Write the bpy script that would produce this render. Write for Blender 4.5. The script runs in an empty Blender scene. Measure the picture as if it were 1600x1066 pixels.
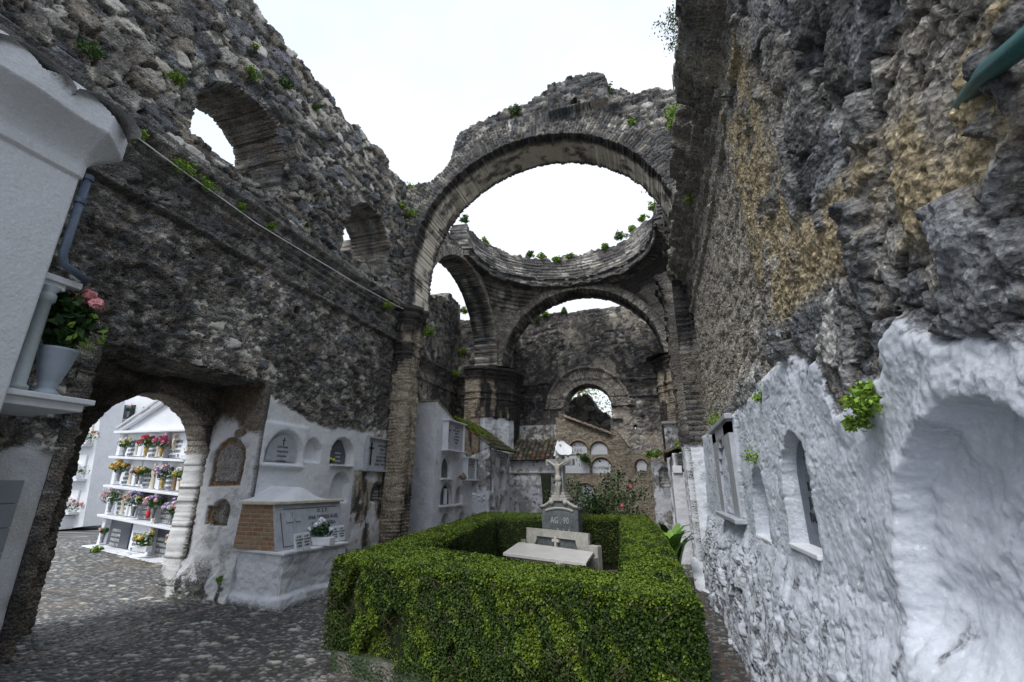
import bpy, bmesh, math, random
import numpy as np
from math import radians, sin, cos, pi, sqrt, atan2
from mathutils import Vector, Matrix
random.seed(7); rng = np.random.default_rng(11)
scene = bpy.context.scene
COL = scene.collection

# ------------------------------------------------------------------ camera
F_PX, TH, PS, EYE = 711.0, radians(17.6), radians(17.1), 1.6
cam_d = bpy.data.cameras.new('camera'); cam = bpy.data.objects.new('camera', cam_d); COL.objects.link(cam)
cam.location = (0, 0, EYE); cam.rotation_euler = (pi/2 + TH, 0, PS)
cam_d.sensor_width = 36; cam_d.lens = F_PX/1600*36; cam_d.clip_start = .05; cam_d.clip_end = 3000
scene.camera = cam
def ray(px, py):
    x, y, z = px-800, 533-py, F_PX
    zw = y*cos(TH)+z*sin(TH); fw = z*cos(TH)-y*sin(TH)
    return (x*cos(PS)-fw*sin(PS), x*sin(PS)+fw*cos(PS), zw)
def W(px, py, ax, val):                      # surveyed point: where the sight line meets the plane ax = val
    d = ray(px, py); o = (0, 0, EYE); t = (val-o[ax])/d[ax]
    return Vector([o[i]+d[i]*t for i in range(3)])

# ------------------------------------------------------------------ light
world = bpy.data.worlds.new('World'); scene.world = world; world.use_nodes = True
nt = world.node_tree; nt.nodes.clear()
SUN_EL, SUN_AZ = radians(52), radians(200)
o_ = nt.nodes.new('ShaderNodeOutputWorld'); bg = nt.nodes.new('ShaderNodeBackground')
sky = nt.nodes.new('ShaderNodeTexSky'); sky.sky_type = 'NISHITA'; sky.sun_disc = False
sky.sun_elevation = SUN_EL; sky.sun_rotation = SUN_AZ; sky.air_density = 1.0; sky.dust_density = 3.0
tc = nt.nodes.new('ShaderNodeTexCoord'); ns = nt.nodes.new('ShaderNodeTexNoise'); ns.inputs['Scale'].default_value = 1.6
ns.inputs['Detail'].default_value = 5; ns.inputs['Roughness'].default_value = .55
rp = nt.nodes.new('ShaderNodeValToRGB'); rp.color_ramp.elements[0].position = .25; rp.color_ramp.elements[1].position = .60
rp.color_ramp.elements[0].color = (3.45, 4.05, 4.9, 1); rp.color_ramp.elements[1].color = (4.9, 5.1, 5.4, 1)
mx = nt.nodes.new('ShaderNodeMixRGB'); mx.inputs[0].default_value = .93
nt.links.new(tc.outputs['Generated'], ns.inputs['Vector']); nt.links.new(ns.outputs['Fac'], rp.inputs[0])
nt.links.new(sky.outputs[0], mx.inputs[1]); nt.links.new(rp.outputs[0], mx.inputs[2])
nt.links.new(mx.outputs[0], bg.inputs[0]); bg.inputs[1].default_value = .15
nt.links.new(bg.outputs[0], o_.inputs[0])
sd = bpy.data.lights.new('sun', 'SUN'); sd.energy = 1.5; sd.angle = radians(22); sd.color = (1, .98, .95)
sun = bpy.data.objects.new('sun', sd); COL.objects.link(sun)
az = SUN_AZ
sun.rotation_euler = Vector((sin(az)*cos(SUN_EL), cos(az)*cos(SUN_EL), sin(SUN_EL))).to_track_quat('Z', 'Y').to_euler()
scene.view_settings.view_transform = 'Standard'; scene.view_settings.look = 'None'
scene.view_settings.exposure = 0.68; scene.view_settings.gamma = 1
scene.render.engine = 'CYCLES'

# ------------------------------------------------------------------ numpy noise
def h3(ix, iy, seed):
    with np.errstate(over='ignore'):
        n = (ix.astype(np.int64)*374761393 + iy.astype(np.int64)*668265263 + int(seed)*1442695041) & 0xffffffff
        n = ((n ^ (n >> 13))*1274126177) & 0xffffffff
        n = ((n ^ (n >> 16))*2246822519) & 0xffffffff
        n = n ^ (n >> 15)
    return n.astype(np.float64)/4294967296.0
def vnoise(x, y, seed=0):
    xi = np.floor(x); yi = np.floor(y); fx = x-xi; fy = y-yi
    fx = fx*fx*(3-2*fx); fy = fy*fy*(3-2*fy)
    a = h3(xi, yi, seed); b = h3(xi+1, yi, seed); c = h3(xi, yi+1, seed); d = h3(xi+1, yi+1, seed)
    return (a*(1-fx)+b*fx)*(1-fy) + (c*(1-fx)+d*fx)*fy
def fbm(x, y, seed=0, o=4):
    s = 0; a = .5; t = 0
    for i in range(o):
        s = s + a*vnoise(x*2**i+i*17.3, y*2**i-i*9.1, seed+i); t += a; a *= .55
    return s/t
def sst(a, b, x):
    t = np.clip((x-a)/(b-a), 0, 1); return t*t*(3-2*t)
def worley(x, y, seed=0, jit=.85):
    xi = np.floor(x); yi = np.floor(y)
    f1 = np.full(x.shape, 9.0); f2 = f1.copy(); r = np.zeros(x.shape); cx = r.copy(); cy = r.copy(); r2 = r.copy()
    for a in (-1, 0, 1):
        for b in (-1, 0, 1):
            ga = xi+a; gb = yi+b
            jx = ga+.5+jit*(h3(ga, gb, seed)-.5); jy = gb+.5+jit*(h3(ga, gb, seed+51)-.5)
            d = np.sqrt((x-jx)**2+(y-jy)**2)
            m = d < f1
            f2 = np.where(m, f1, np.minimum(f2, d)); f1 = np.where(m, d, f1)
            r = np.where(m, h3(ga, gb, seed+99), r); r2 = np.where(m, h3(ga, gb, seed+7), r2)
            cx = np.where(m, jx, cx); cy = np.where(m, jy, cy)
    return f1, f2-f1, r, r2, x-cx, y-cy
def rubble(u, v, seed=0, L=.34, H=.16, big=.55, warp=.06):
    """height 0..1, tone 0..1, stone mask 0..1"""
    wu = u+warp*(fbm(u*4, v*4, seed+3)-.5)*2; wv = v+warp*(fbm(u*4+9, v*4, seed+4)-.5)*2
    def layer(L, H, sd):
        f1, e, r, r2, dx, dy = worley(wu/L, wv/H, sd)
        m = sst(.02, .13, e)
        h = m*(.40+.60*r2) + m*(dx*(r-.5)*1.3+dy*(r2-.5)*1.3)
        return h, r, m
    hs, rs, ms = layer(L*.55, H*.5, seed)
    hb, rb, mb = layer(L*1.25, H*1.35, seed+20)
    sel = (rb > 1-big).astype(float)*sst(.25, .6, mb)
    h = hs*.62*(1-sel)+sel*(.35+.75*hb); tone = rs*(1-sel)+rb_t(rb)*sel; mk = np.maximum(ms*(1-sel), sel)
    g = fbm(u*24, v*30, seed+8, 4); rg_ = np.abs(fbm(u*8, v*11, seed+9, 3)-.5)*2
    return np.clip(h, -.1, 1.4)+(g-.5)*.24-(.15-np.minimum(rg_, .15))*.7, tone, mk
def rb_t(r): return (r*7.77) % 1.0
def bricks(u, v, seed=0, L=.26, H=.055):
    row = np.floor(v/H+.25*(fbm(u*1.5, v*3, seed)-.5)); fv = v/H-row
    off = h3(row, row*0, seed)*1.0; uu = u/L+off; c = np.floor(uu); fu = uu-c
    fv = (v/H+.25*(fbm(u*1.5, v*3, seed)-.5))-row
    j = sst(0, .16, fv)*sst(0, .16, 1-fv)*sst(0, .05, fu)*sst(0, .05, 1-fu)
    r = h3(row, c, seed+5); r2 = h3(row, c, seed+6)
    return j*(.35+.65*r2)+(fbm(u*25, v*25, seed+8)-.5)*.3, r, j
STONE = np.array([[.36,.34,.31],[.25,.24,.225],[.46,.43,.38],[.16,.165,.175],[.31,.275,.23],[.54,.52,.48],[.24,.25,.265]])
def tint(tone, mk, mortar=(.20,.17,.13)):
    k = (tone*len(STONE)*.999).astype(int); c = STONE[k]
    return c*mk[..., None]+np.array(mortar)*(1-mk[..., None])
def mixc(a, b, t):
    return a*(1-t[..., None])+np.array(b)*t[..., None]
BLACK = (.028, .027, .027)
WHITE = (.72, .74, .78)

# ------------------------------------------------------------------ mesh builder
class Geo:
    def __init__(s): s.V = []; s.F = []; s.C = []; s.n = 0; s.M = []
    def add(s, v, f, c, m=0):
        v = np.asarray(v, float).reshape(-1, 3); f = np.asarray(f, np.int64).reshape(-1, 4)
        s.V.append(v); s.F.append(f+s.n); s.n += len(v)
        c = np.asarray(c, float)
        if c.ndim == 1: c = np.tile(c, (len(v), 1))
        s.C.append(c.reshape(-1, 3)); s.M.append(np.full(len(f), m))
    def grid(s, P, C, keep=None, flip=False, m=0):
        nu, nv = P.shape[:2]; idx = np.arange(nu*nv).reshape(nu, nv)
        q = np.stack([idx[:-1, :-1], idx[1:, :-1], idx[1:, 1:], idx[:-1, 1:]], -1)
        if keep is not None: q = q[keep]
        q = q.reshape(-1, 4)
        if flip: q = q[:, ::-1]
        s.add(P.reshape(-1, 3), q, np.broadcast_to(C, P.shape).reshape(-1, 3), m)
    def build(s, name, mats, parent=None, smooth=True):
        V = np.concatenate(s.V); F = np.concatenate(s.F); C = np.concatenate(s.C); M = np.concatenate(s.M)
        used = np.zeros(len(V), bool); used[F.ravel()] = True
        mp = np.cumsum(used)-1; V = V[used]; C = C[used]; F = mp[F]
        me = bpy.data.meshes.new(name)
        me.vertices.add(len(V)); me.vertices.foreach_set('co', V.astype(np.float32).ravel())
        me.loops.add(F.size); me.loops.foreach_set('vertex_index', F.astype(np.int32).ravel())
        me.polygons.add(len(F)); me.polygons.foreach_set('loop_start', np.arange(0, F.size, 4, dtype=np.int32))
        me.polygons.foreach_set('loop_total', np.full(len(F), 4, np.int32))
        me.polygons.foreach_set('material_index', M.astype(np.int32))
        if not isinstance(mats, (list, tuple)): mats = [mats]
        for m in mats: me.materials.append(m)
        me.update(calc_edges=True); me.validate()
        a = me.color_attributes.new('tone', 'FLOAT_COLOR', 'POINT')
        cc = np.ones((len(V), 4), np.float32); cc[:, :3] = C
        if len(me.vertices) == len(V): a.data.foreach_set('color', cc.ravel())
        if smooth: me.polygons.foreach_set('use_smooth', np.ones(len(me.polygons), bool))
        o = bpy.data.objects.new(name, me); COL.objects.link(o)
        if parent: o.parent = parent
        return o
def thing(name, label, cat, group=None, kind=None, loc=(0, 0, 0), rz=0):
    o = bpy.data.objects.new(name, None); COL.objects.link(o); o.location = loc; o.rotation_euler = (0, 0, rz)
    o.empty_display_size = .1
    tag(o, label, cat, group, kind); return o
def tag(o, label=None, cat=None, group=None, kind=None):
    if label: o['label'] = label
    if cat: o['category'] = cat
    if group: o['group'] = group
    if kind: o['kind'] = kind
    return o

# ------------------------------------------------------------------ materials
def mat(name, color=(.5, .5, .5), rough=.85, bump=.3, bscale=40, vary=.25, attr=False, spec=.3, detail=6, metal=0, bdist=.01, vscale=6, pits=False):
    m = bpy.data.materials.new(name); m.use_nodes = True; t = m.node_tree; N = t.nodes; L = t.links
    b = N['Principled BSDF']; b.inputs['Roughness'].default_value = rough; b.inputs['Specular IOR Level'].default_value = spec
    b.inputs['Metallic'].default_value = metal
    tc = N.new('ShaderNodeTexCoord')
    n1 = N.new('ShaderNodeTexNoise'); n1.inputs['Scale'].default_value = bscale; n1.inputs['Detail'].default_value = detail; n1.inputs['Roughness'].default_value = .65
    n2 = N.new('ShaderNodeTexNoise'); n2.inputs['Scale'].default_value = vscale; n2.inputs['Detail'].default_value = 8; n2.inputs['Roughness'].default_value = .7
    L.new(tc.outputs['Object'], n1.inputs['Vector']); L.new(tc.outputs['Object'], n2.inputs['Vector'])
    if attr:
        a = N.new('ShaderNodeAttribute'); a.attribute_name = 'tone'; src = a.outputs['Color']
    else:
        r = N.new('ShaderNodeRGB'); r.outputs[0].default_value = (*color, 1); src = r.outputs[0]
    add = N.new('ShaderNodeMath'); add.operation = 'ADD'; L.new(n1.outputs['Fac'], add.inputs[0]); L.new(n2.outputs['Fac'], add.inputs[1])
    mr = N.new('ShaderNodeMapRange'); mr.inputs['From Min'].default_value = .7; mr.inputs['From Max'].default_value = 1.3
    mr.inputs['To Min'].default_value = 1-vary; mr.inputs['To Max'].default_value = 1+vary
    L.new(add.outputs[0], mr.inputs['Value'])
    if attr:
        lm = N.new('ShaderNodeMapRange'); L.new(src, lm.inputs['Value']); lm.inputs['From Min'].default_value = .42; lm.inputs['From Max'].default_value = .60
        lm.inputs['To Min'].default_value = 1; lm.inputs['To Max'].default_value = .16
        mrm = N.new('ShaderNodeMix'); mrm.data_type = 'FLOAT'; L.new(lm.outputs[0], mrm.inputs[0]); mrm.inputs[2].default_value = 1.0; L.new(mr.outputs[0], mrm.inputs[3]); mr = mrm
    mul = N.new('ShaderNodeMixRGB'); mul.blend_type = 'MULTIPLY'; mul.inputs[0].default_value = 1
    L.new(src, mul.inputs[1]); L.new(mr.outputs[0], mul.inputs[2]); fin = mul.outputs[0]
    if pits:
        for (sc_, lo, hi, tl, th) in ((24, .34, .44, .40, 1), (75, .38, .50, .60, 1), (40, .57, .70, 1, 2.3)):
            n3 = N.new('ShaderNodeTexNoise'); n3.inputs['Scale'].default_value = sc_; n3.inputs['Detail'].default_value = 5; n3.inputs['Roughness'].default_value = .6
            L.new(tc.outputs['Object'], n3.inputs['Vector'])
            q = N.new('ShaderNodeMapRange'); q.inputs['From Min'].default_value = lo; q.inputs['From Max'].default_value = hi; q.inputs['To Min'].default_value = tl; q.inputs['To Max'].default_value = th
            L.new(n3.outputs['Fac'], q.inputs['Value']); q2 = N.new('ShaderNodeMix'); q2.data_type = 'FLOAT'; L.new(lm.outputs[0], q2.inputs[0]); q2.inputs[2].default_value = 1; L.new(q.outputs[0], q2.inputs[3])
            mu = N.new('ShaderNodeMixRGB'); mu.blend_type = 'MULTIPLY'; mu.inputs[0].default_value = 1; L.new(fin, mu.inputs[1]); L.new(q2.outputs[0], mu.inputs[2]); fin = mu.outputs[0]
    L.new(fin, b.inputs['Base Color'])
    if bump:
        bp = N.new('ShaderNodeBump'); bp.inputs['Strength'].default_value = bump; bp.inputs['Distance'].default_value = bdist
        if attr:
            vo = N.new('ShaderNodeTexVoronoi'); vo.inputs['Scale'].default_value = bscale*.9; L.new(tc.outputs['Object'], vo.inputs['Vector'])
            ad = N.new('ShaderNodeMath'); ad.operation = 'ADD'; L.new(n1.outputs['Fac'], ad.inputs[0]); L.new(vo.outputs['Distance'], ad.inputs[1])
            st = N.new('ShaderNodeMath'); st.operation = 'MULTIPLY'; st.inputs[1].default_value = bump; L.new(lm.outputs[0], st.inputs[0]); L.new(st.outputs[0], bp.inputs['Strength'])
            L.new(ad.outputs[0], bp.inputs['Height'])
        else: L.new(n1.outputs['Fac'], bp.inputs['Height'])
        L.new(bp.outputs[0], b.inputs['Normal'])
    return m
M = {}
M['stone'] = mat('rubble stone', attr=True, bump=1.0, bscale=42, vary=.45, bdist=.025, rough=.9, vscale=9, pits=True)
M['white'] = mat('whitewash', (.73, .75, .79), bump=.35, bscale=14, vary=.10, rough=.75, bdist=.012, vscale=3)
M['tone'] = mat('painted tone', attr=True, bump=.3, bscale=30, vary=.15, rough=.8)

# ------------------------------------------------------------------ wall sheets
def lin(a, b, step): return np.linspace(a, b, max(2, int(round(abs(b-a)/step))+1))
def polypath(pts, step, closed=False):
    """sampled plan polyline -> x, y, nx, ny, s ; normal points to the LEFT of travel turned -90deg (right side)"""
    xs = []; ys = []; nxs = []; nys = []; S = []; s = 0
    for i in range(len(pts)-1):
        (x0, y0), (x1, y1) = pts[i], pts[i+1]; L = math.hypot(x1-x0, y1-y0); n = max(2, int(L/step)+1)
        t = np.linspace(0, 1, n, endpoint=(i == len(pts)-2))
        xs.append(x0+(x1-x0)*t); ys.append(y0+(y1-y0)*t); S.append(s+L*t); s += L
        nxs.append(np.full(len(t), (y1-y0)/L)); nys.append(np.full(len(t), -(x1-x0)/L))
    x, y, nx, ny, S = map(np.concatenate, (xs, ys, nxs, nys, S))
    for _ in range(1):
        nx[1:-1] = (nx[:-2]+2*nx[1:-1]+nx[2:])/4; ny[1:-1] = (ny[:-2]+2*ny[1:-1]+ny[2:])/4
    return x, y, nx, ny, S
def sheet(g, path, z, hfn, cfn, sdf=None, thick=0, K=5, taper=None, back=True, rev=None, m=0, revc=None):
    """path=(x,y,nx,ny,s); hfn(S,Z)->outward offset; cfn(S,Z)->colour; sdf>0 keep"""
    x, y, nx, ny, s = path
    S, Z = np.meshgrid(s, z, indexing='ij')
    NX = nx[:, None]+0*Z; NY = ny[:, None]+0*Z
    X = x[:, None]+0*Z; Y = y[:, None]+0*Z
    TX, TY = -NY, NX            # tangent of increasing s
    gs = gz = None
    Zp = Z.copy(); dS = np.zeros_like(S)
    if sdf is not None:
        f = sdf(S, Z); e = .004
        gs = (sdf(S+e, Z)-sdf(S-e, Z))/(2*e); gz = (sdf(S, Z+e)-sdf(S, Z-e))/(2*e)
        gl = np.sqrt(gs**2+gz**2)+1e-9; gs /= gl; gz /= gl
        cs = np.gradient(s)[:, None]+0*Z; cz = np.gradient(z)[None, :]+0*Z; cell = np.sqrt(cs*cz)
        keepv = f > -.6*cell
        mv = (f < .5*cell) & keepv
        mvd = np.where(mv, np.clip(-f, -cell, cell), 0)
        dS = gs*mvd; Zp = Z+gz*mvd
        keep = keepv[:-1, :-1] & keepv[1:, :-1] & keepv[1:, 1:] & keepv[:-1, 1:]
    else: keep = np.ones((len(s)-1, len(z)-1), bool)
    H = hfn(S, Z); C = cfn(S, Z)
    P = np.stack([X+NX*H+TX*dS, Y+NY*H+TY*dS, Zp], -1)
    # orientation: P_s x P_z  = T x Zhat = outward?   T=( -ny, nx): T x z = (nx, ny)
    g.grid(P, C, keep, m=m)
    if thick:
        nu, nv = S.shape; idx = np.arange(nu*nv).reshape(nu, nv)
        kp = np.zeros((nu+1, nv+1), bool); kp[1:-1, 1:-1] = keep
        E = []
        i, j = np.nonzero(kp[1:-1, 1:-1] & ~kp[:-2, 1:-1]); E.append(np.stack([idx[i, j+1], idx[i, j]], -1))
        i, j = np.nonzero(kp[1:-1, 1:-1] & ~kp[2:, 1:-1]); E.append(np.stack([idx[i+1, j], idx[i+1, j+1]], -1))
        i, j = np.nonzero(kp[1:-1, 1:-1] & ~kp[1:-1, :-2]); E.append(np.stack([idx[i, j], idx[i+1, j]], -1))
        i, j = np.nonzero(kp[1:-1, 1:-1] & ~kp[1:-1, 2:]); E.append(np.stack([idx[i+1, j+1], idx[i, j+1]], -1))
        E = np.concatenate(E)
        bv, inv = np.unique(E.ravel(), return_inverse=True); Eb = inv.reshape(-1, 2); nb = len(bv)
        Sx, Zx = S.ravel()[bv], Zp.ravel()[bv]
        base = np.stack([X.ravel()[bv]+(TX*dS).ravel()[bv], Y.ravel()[bv]+(TY*dS).ravel()[bv], Zx], -1)
        n3 = np.stack([NX.ravel()[bv], NY.ravel()[bv], 0*Zx], -1); t3 = np.stack([TX.ravel()[bv], TY.ravel()[bv], 0*Zx], -1)
        if gs is not None: a, b = gs.ravel()[bv], gz.ravel()[bv]
        else: a = b = np.zeros(nb)
        tp = taper(Sx, Zx) if taper is not None else np.zeros(nb)
        rows = []; cols = []
        for k in range(K+1):
            d = thick*k/K
            q = Sx*.9+Zx*1.1
            if rev is not None: hh, cc = rev(Sx, Zx, np.full(nb, d))
            else:
                hh, tn, mk = bricks(np.full(nb, d), q, 77, .3, .075); hh = hh*.05
                cc = mixc(tint(tn, mk, (.07, .06, .05)), (.055, .055, .06), .85*sst(.46, .60, fbm(q*1.3, np.full(nb, d)*2, 79, 5)))
            fade = min(1, k/1.0)
            off = -(hh*fade)+tp*d*-1.0
            p = base-n3*d+(t3*a[:, None]+np.array([0, 0, 1])*b[:, None])*off[:, None]
            if k == 0: p = P.reshape(-1, 3)[bv]; cc = C.reshape(-1, 3)[bv]
            rows.append(p); cols.append(cc)
        V = np.concatenate(rows); CC = np.concatenate(cols); Q = []
        for k in range(K):
            A = Eb[:, 0]+k*nb; B = Eb[:, 1]+k*nb
            Q.append(np.stack([B, A, A+nb, B+nb], -1))
        g.add(V, np.concatenate(Q), CC, m)
        if back:
            # back sheet: boundary verts follow the last strip row
            Pb = np.stack([X-NX*thick+TX*dS, Y-NY*thick+TY*dS, Zp], -1).reshape(-1, 3)
            Pb[bv] = rows[-1]
            g.grid(Pb.reshape(nu, nv, 3), C*.8, keep, flip=True, m=m)
def sd_box(u, v, u0, u1, v0, v1):
    dx = np.maximum(u0-u, u-u1); dy = np.maximum(v0-v, v-v1)
    return np.where((dx > 0) & (dy > 0), np.hypot(np.maximum(dx, 0), np.maximum(dy, 0)), np.maximum(dx, dy))
def sd_arch(u, v, c, r, zs, zb):            # opening with round head: negative inside
    circ = np.hypot(u-c, v-zs)-r
    box = np.maximum(np.abs(u-c)-r, zb-v)
    return np.where(v > zs, circ, box)
def lerpx(x, pts):
    a = np.array(pts); return np.interp(x, a[:, 0], a[:, 1])

exec_parts = True
# =================================================================== SETTING
def stain(u, v, seed, sx=.5, sy=1.0, lo=.42, hi=.62):
    return sst(lo, hi, fbm(u/sx, v/sy, seed, 5))
def cornice_prof(z, zb, ht, depth):
    """stepped moulding rising from zb to zb+ht projecting up to depth"""
    t = (z-zb)/ht
    p = np.where(t < 0, 0, np.where(t < .12, .12, np.where(t < .32, .25, np.where(t < .42, .45, np.where(t < .62, .62, np.where(t < .70, .85, np.where(t <= .95, 1.0, 0)))))))
    return p*depth

# ---- nave wall (left)
XL = -6.05
WALLTOP = 9.56
def left_wall():
    root = thing('ruined_wall', 'tall dark rubble stone nave wall on the left with two arched windows and a white lower part', 'wall')
    s = lin(-2.0, 9.75, .027)
    def mkpath(s): n = len(s); return (np.full(n, XL), s, np.ones(n), np.zeros(n), s)
    win = [(4.55, .82, 7.05, 6.42), (8.06, .86, 7.1, 6.38)]
    def sdf(S, Z):
        top = WALLTOP+.12*(fbm(S*1.6, S*0, 5)-.5)*2+.10*(fbm(S*6, S*0, 6)-.5)*2-Z
        f = top
        rg = .05*(fbm(S*5, Z*5, 15)-.5)*2
        for w in win: f = np.minimum(f, sd_arch(S, Z, *w)+rg)
        r = sd_box(S, Z, 3.34, 5.90, -1, 3.2)
        f = np.minimum(f, r+.05*(fbm(S*4, Z*4, 25)-.5)*2*sst(2.9, 3.15, Z))
        f = np.minimum(f, sd_box(S, Z, 6.18, 6.33, 4.52, 4.72))
        return f
    def white(S, Z):
        lim = lerpx(S, [(-2, 1.8), (3.36, 1.95), (5.8, 3.05), (6.0, 3.05), (6.3, 2.95), (6.9, 2.72), (7.6, 2.72), (8.5, 2.72), (9.75, 2.85)])
        lim = lim+.22*(fbm(S*3, Z*2, 31)-.5)
        w = sst(-.02, .05, lim-Z)
        # bare strip right of the plaques, old tan plaster
        bare = sst(8.75, 9.05, S+.25*(fbm(S*3, Z*3, 33)-.5)+.5*(Z < 1.9)*(S > 8.4))
        return w, bare
    def hf(S, Z):
        h1, t1, m1 = rubble(S, Z, 1, .26, .13, .55)
        h2, t2, m2 = rubble(S-.35*Z, Z+.12*S, 2, .25, .15, .75)
        h3_, t3, m3 = rubble(S, Z, 3, .16, .10, .35)
        up = sst(5.9, 6.1, Z); mid = sst(4.9, 5.3, Z+.5*(fbm(S, Z, 40)-.5))
        ring = 0*S; vb = 0*S
        for (c, r, zs, zb) in win:
            rr = np.hypot(S-c, Z-zs); mk = ((rr > r) & (rr < r+.24) & (Z > zs-.1)).astype(float)
            hb, tb, mb = bricks(rr, np.arctan2(Z-zs, S-c)*(r+.12), 9, .3, .06)
            ring = np.maximum(ring, mk); vb = vb+mk*hb*.07
            jm = ((np.abs(S-c) > r-.05) & (np.abs(S-c) < r+.30) & (Z < zs) & (Z > zb-.1)).astype(float)
            hb2, tb2, mb2 = bricks(S, Z, 12, .35, .07); ring = np.maximum(ring, jm); vb = vb+jm*hb2*.07
        d = up*h2*.14+(1-up)*(mid*h1*.10+(1-mid)*(h3_*.075+ .06*(fbm(S*2, Z*2, 44)-.5)))
        d = d*(1-ring)+vb
        chip = sst(.30, .42, fbm(S*2.2, Z*5, 50))
        c = cornice_prof(Z+.03*(fbm(S*1.5, S*0, 3)-.5), 5.42, .62, .26)*(.4+.6*chip)
        c2 = ((Z > 5.05) & (Z < 5.13)).astype(float)*.09*sst(.38, .42, fbm(S*.9+4, S*0, 51))
        inC = ((Z > 5.42) & (Z < 6.02)).astype(float)
        hl, tl, ml = bricks(S, Z, 71, .5, .07)
        d = d*(1-inC)+inC*hl*.05
        w, bare = white(S, Z)
        pl = .03*(fbm(S*3, Z*3, 60)-.5)+.012*(fbm(S*14, Z*14, 61)-.5)+.035
        rough_pl = .07*(fbm(S*5, Z*5, 63, 5)-.5)+.03
        d = d*(1-w)+w*(pl*(1-bare)+rough_pl*bare)
        # moulded surround of the big arched plaque, and niches pressed into the plaster
        for (c0, r, zs, zb, dep) in NICHES_L:
            f = sd_arch(S, Z, c0, r, zs, zb)
            d = d-dep*sst(.012, -.012, f)
        fr = sd_box(S, Z, 5.93, 6.92, 1.9, 2.6)
        d = d+.035*sst(.015, -.015, fr)*sst(.0, .02, sd_arch(S, Z, *NICHES_L[0][:4]))
        return d+c+c2
    def cf(S, Z):
        h1, t1, m1 = rubble(S, Z, 1, .26, .13, .55)
        h2, t2, m2 = rubble(S-.35*Z, Z+.12*S, 2, .25, .15, .75)
        h3_, t3, m3 = rubble(S, Z, 3, .16, .10, .35)
        up = sst(5.9, 6.1, Z); mid = sst(4.9, 5.3, Z+.5*(fbm(S, Z, 40)-.5))
        c = tint(t2, m2, (.07, .062, .05))*up[..., None]+(1-up)[..., None]*(tint(t1, m1, (.12, .105, .085))*mid[..., None]+tint(t3, m3, (.33, .29, .235))*(1-mid)[..., None])
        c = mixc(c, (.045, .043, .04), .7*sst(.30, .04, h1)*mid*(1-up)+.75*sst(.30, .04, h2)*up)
        mot = sst(.40, .58, fbm(S*7, Z*7, 82, 5))
        b = stain(S, Z, 81, .9, 1.2, .38, .62)*(.25+.6*mot)*sst(9.2, 7.0, Z)
        b = np.maximum(b, .85*stain(S+3, Z, 83, .16, .16, .52, .62))
        b = np.maximum(b, .9*sst(.47, .60, fbm(S*1.2, Z*.6, 85))*(.35+.65*mot)*((Z > 2.6) & (Z < 4.6)))
        b = np.maximum(b, .9*sst(8.75, 9.0, S+.2*(fbm(S*3, Z*2, 84)-.5))*sst(9.6, 9.3, S)*(Z < 5.2)*sst(.35, .55, fbm(S*4, Z*1.1, 86)))
        c = mixc(c*1.22, BLACK, np.clip(b*.82, 0, .9))
        inC = ((Z > 5.0) & (Z < 6.02)).astype(float)
        c = mixc(c, (.13, .13, .125), inC*.45)
        w, bare = white(S, Z)
        wc = np.broadcast_to(np.array(WHITE), S.shape+(3,)).copy()
        dirt = sst(.62, .40, Z)*sst(.42, .60, fbm(S*5, Z*5, 91))+.25*sst(.62, .75, fbm(S*7, Z*7, 92))
        wc = mixc(wc, (.28, .27, .22), np.clip(dirt, 0, 1)*.6)
        wc = mixc(wc, (.60, .56, .46), .35*stain(S, Z, 93, .5, .4, .5, .7))
        bc = mixc(np.broadcast_to(np.array((.50, .44, .36)), S.shape+(3,)), BLACK, sst(.50, .64, fbm(S*5, Z*1.6, 94))*.85)
        bc = mixc(bc, WHITE, .8*sst(.55, .6, fbm(S*4, Z*4, 96)))
        wc = wc*(1-bare[..., None])+bc*bare[..., None]
        return c*(1-w[..., None])+wc*w[..., None]
    def taper(S, Z): return 0*S
    def revf(S, Z, d):
        hh, tn, mk = rubble(S*.9+Z*1.1, d, 77, .3, .2, .3)
        q = np.where((Z > 6.2) & (Z < 8.3), 1., 0.)
        hb, tb, mb = bricks(d, S*.8+Z*1.2, 78, .3, .065)
        hh = hh*.06*(1-q)+hb*.06*q
        return hh, mixc(tint(tn, mk), (.085, .075, .062), np.where(Z < 3.4, .45, .45))
    g = Geo(); z = lin(0, WALLTOP+.3, .027)
    lo = z[z <= 4.98+1e-6]; cn = z[(z >= 4.95) & (z <= 6.06)]; hi = z[z >= 6.0]
    lo = z[:np.searchsorted(z, 5.0)+1]; k0 = len(lo)-1; k1 = np.searchsorted(z, 6.03)
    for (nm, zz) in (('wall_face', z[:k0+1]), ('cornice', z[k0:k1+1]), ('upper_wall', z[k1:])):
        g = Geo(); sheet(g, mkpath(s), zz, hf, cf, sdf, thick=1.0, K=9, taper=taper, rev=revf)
        g.build(nm, M['stone'], root)
    return root
def LW(px, py, x=XL): return W(px, py, 0, x)
# arched niches in the left wall: centre Y, radius, spring z, sill z, depth
NICHES_L = [(6.42, .40, 2.08, 1.95, .07), (7.11, .22, 2.19, 2.02, .12), (7.98, .34, 2.17, 1.98, .16), (8.02, .26, 1.58, 1.30, .12), (9.33, .22, 1.45, 1.25, .12)]
left_wall()

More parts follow.
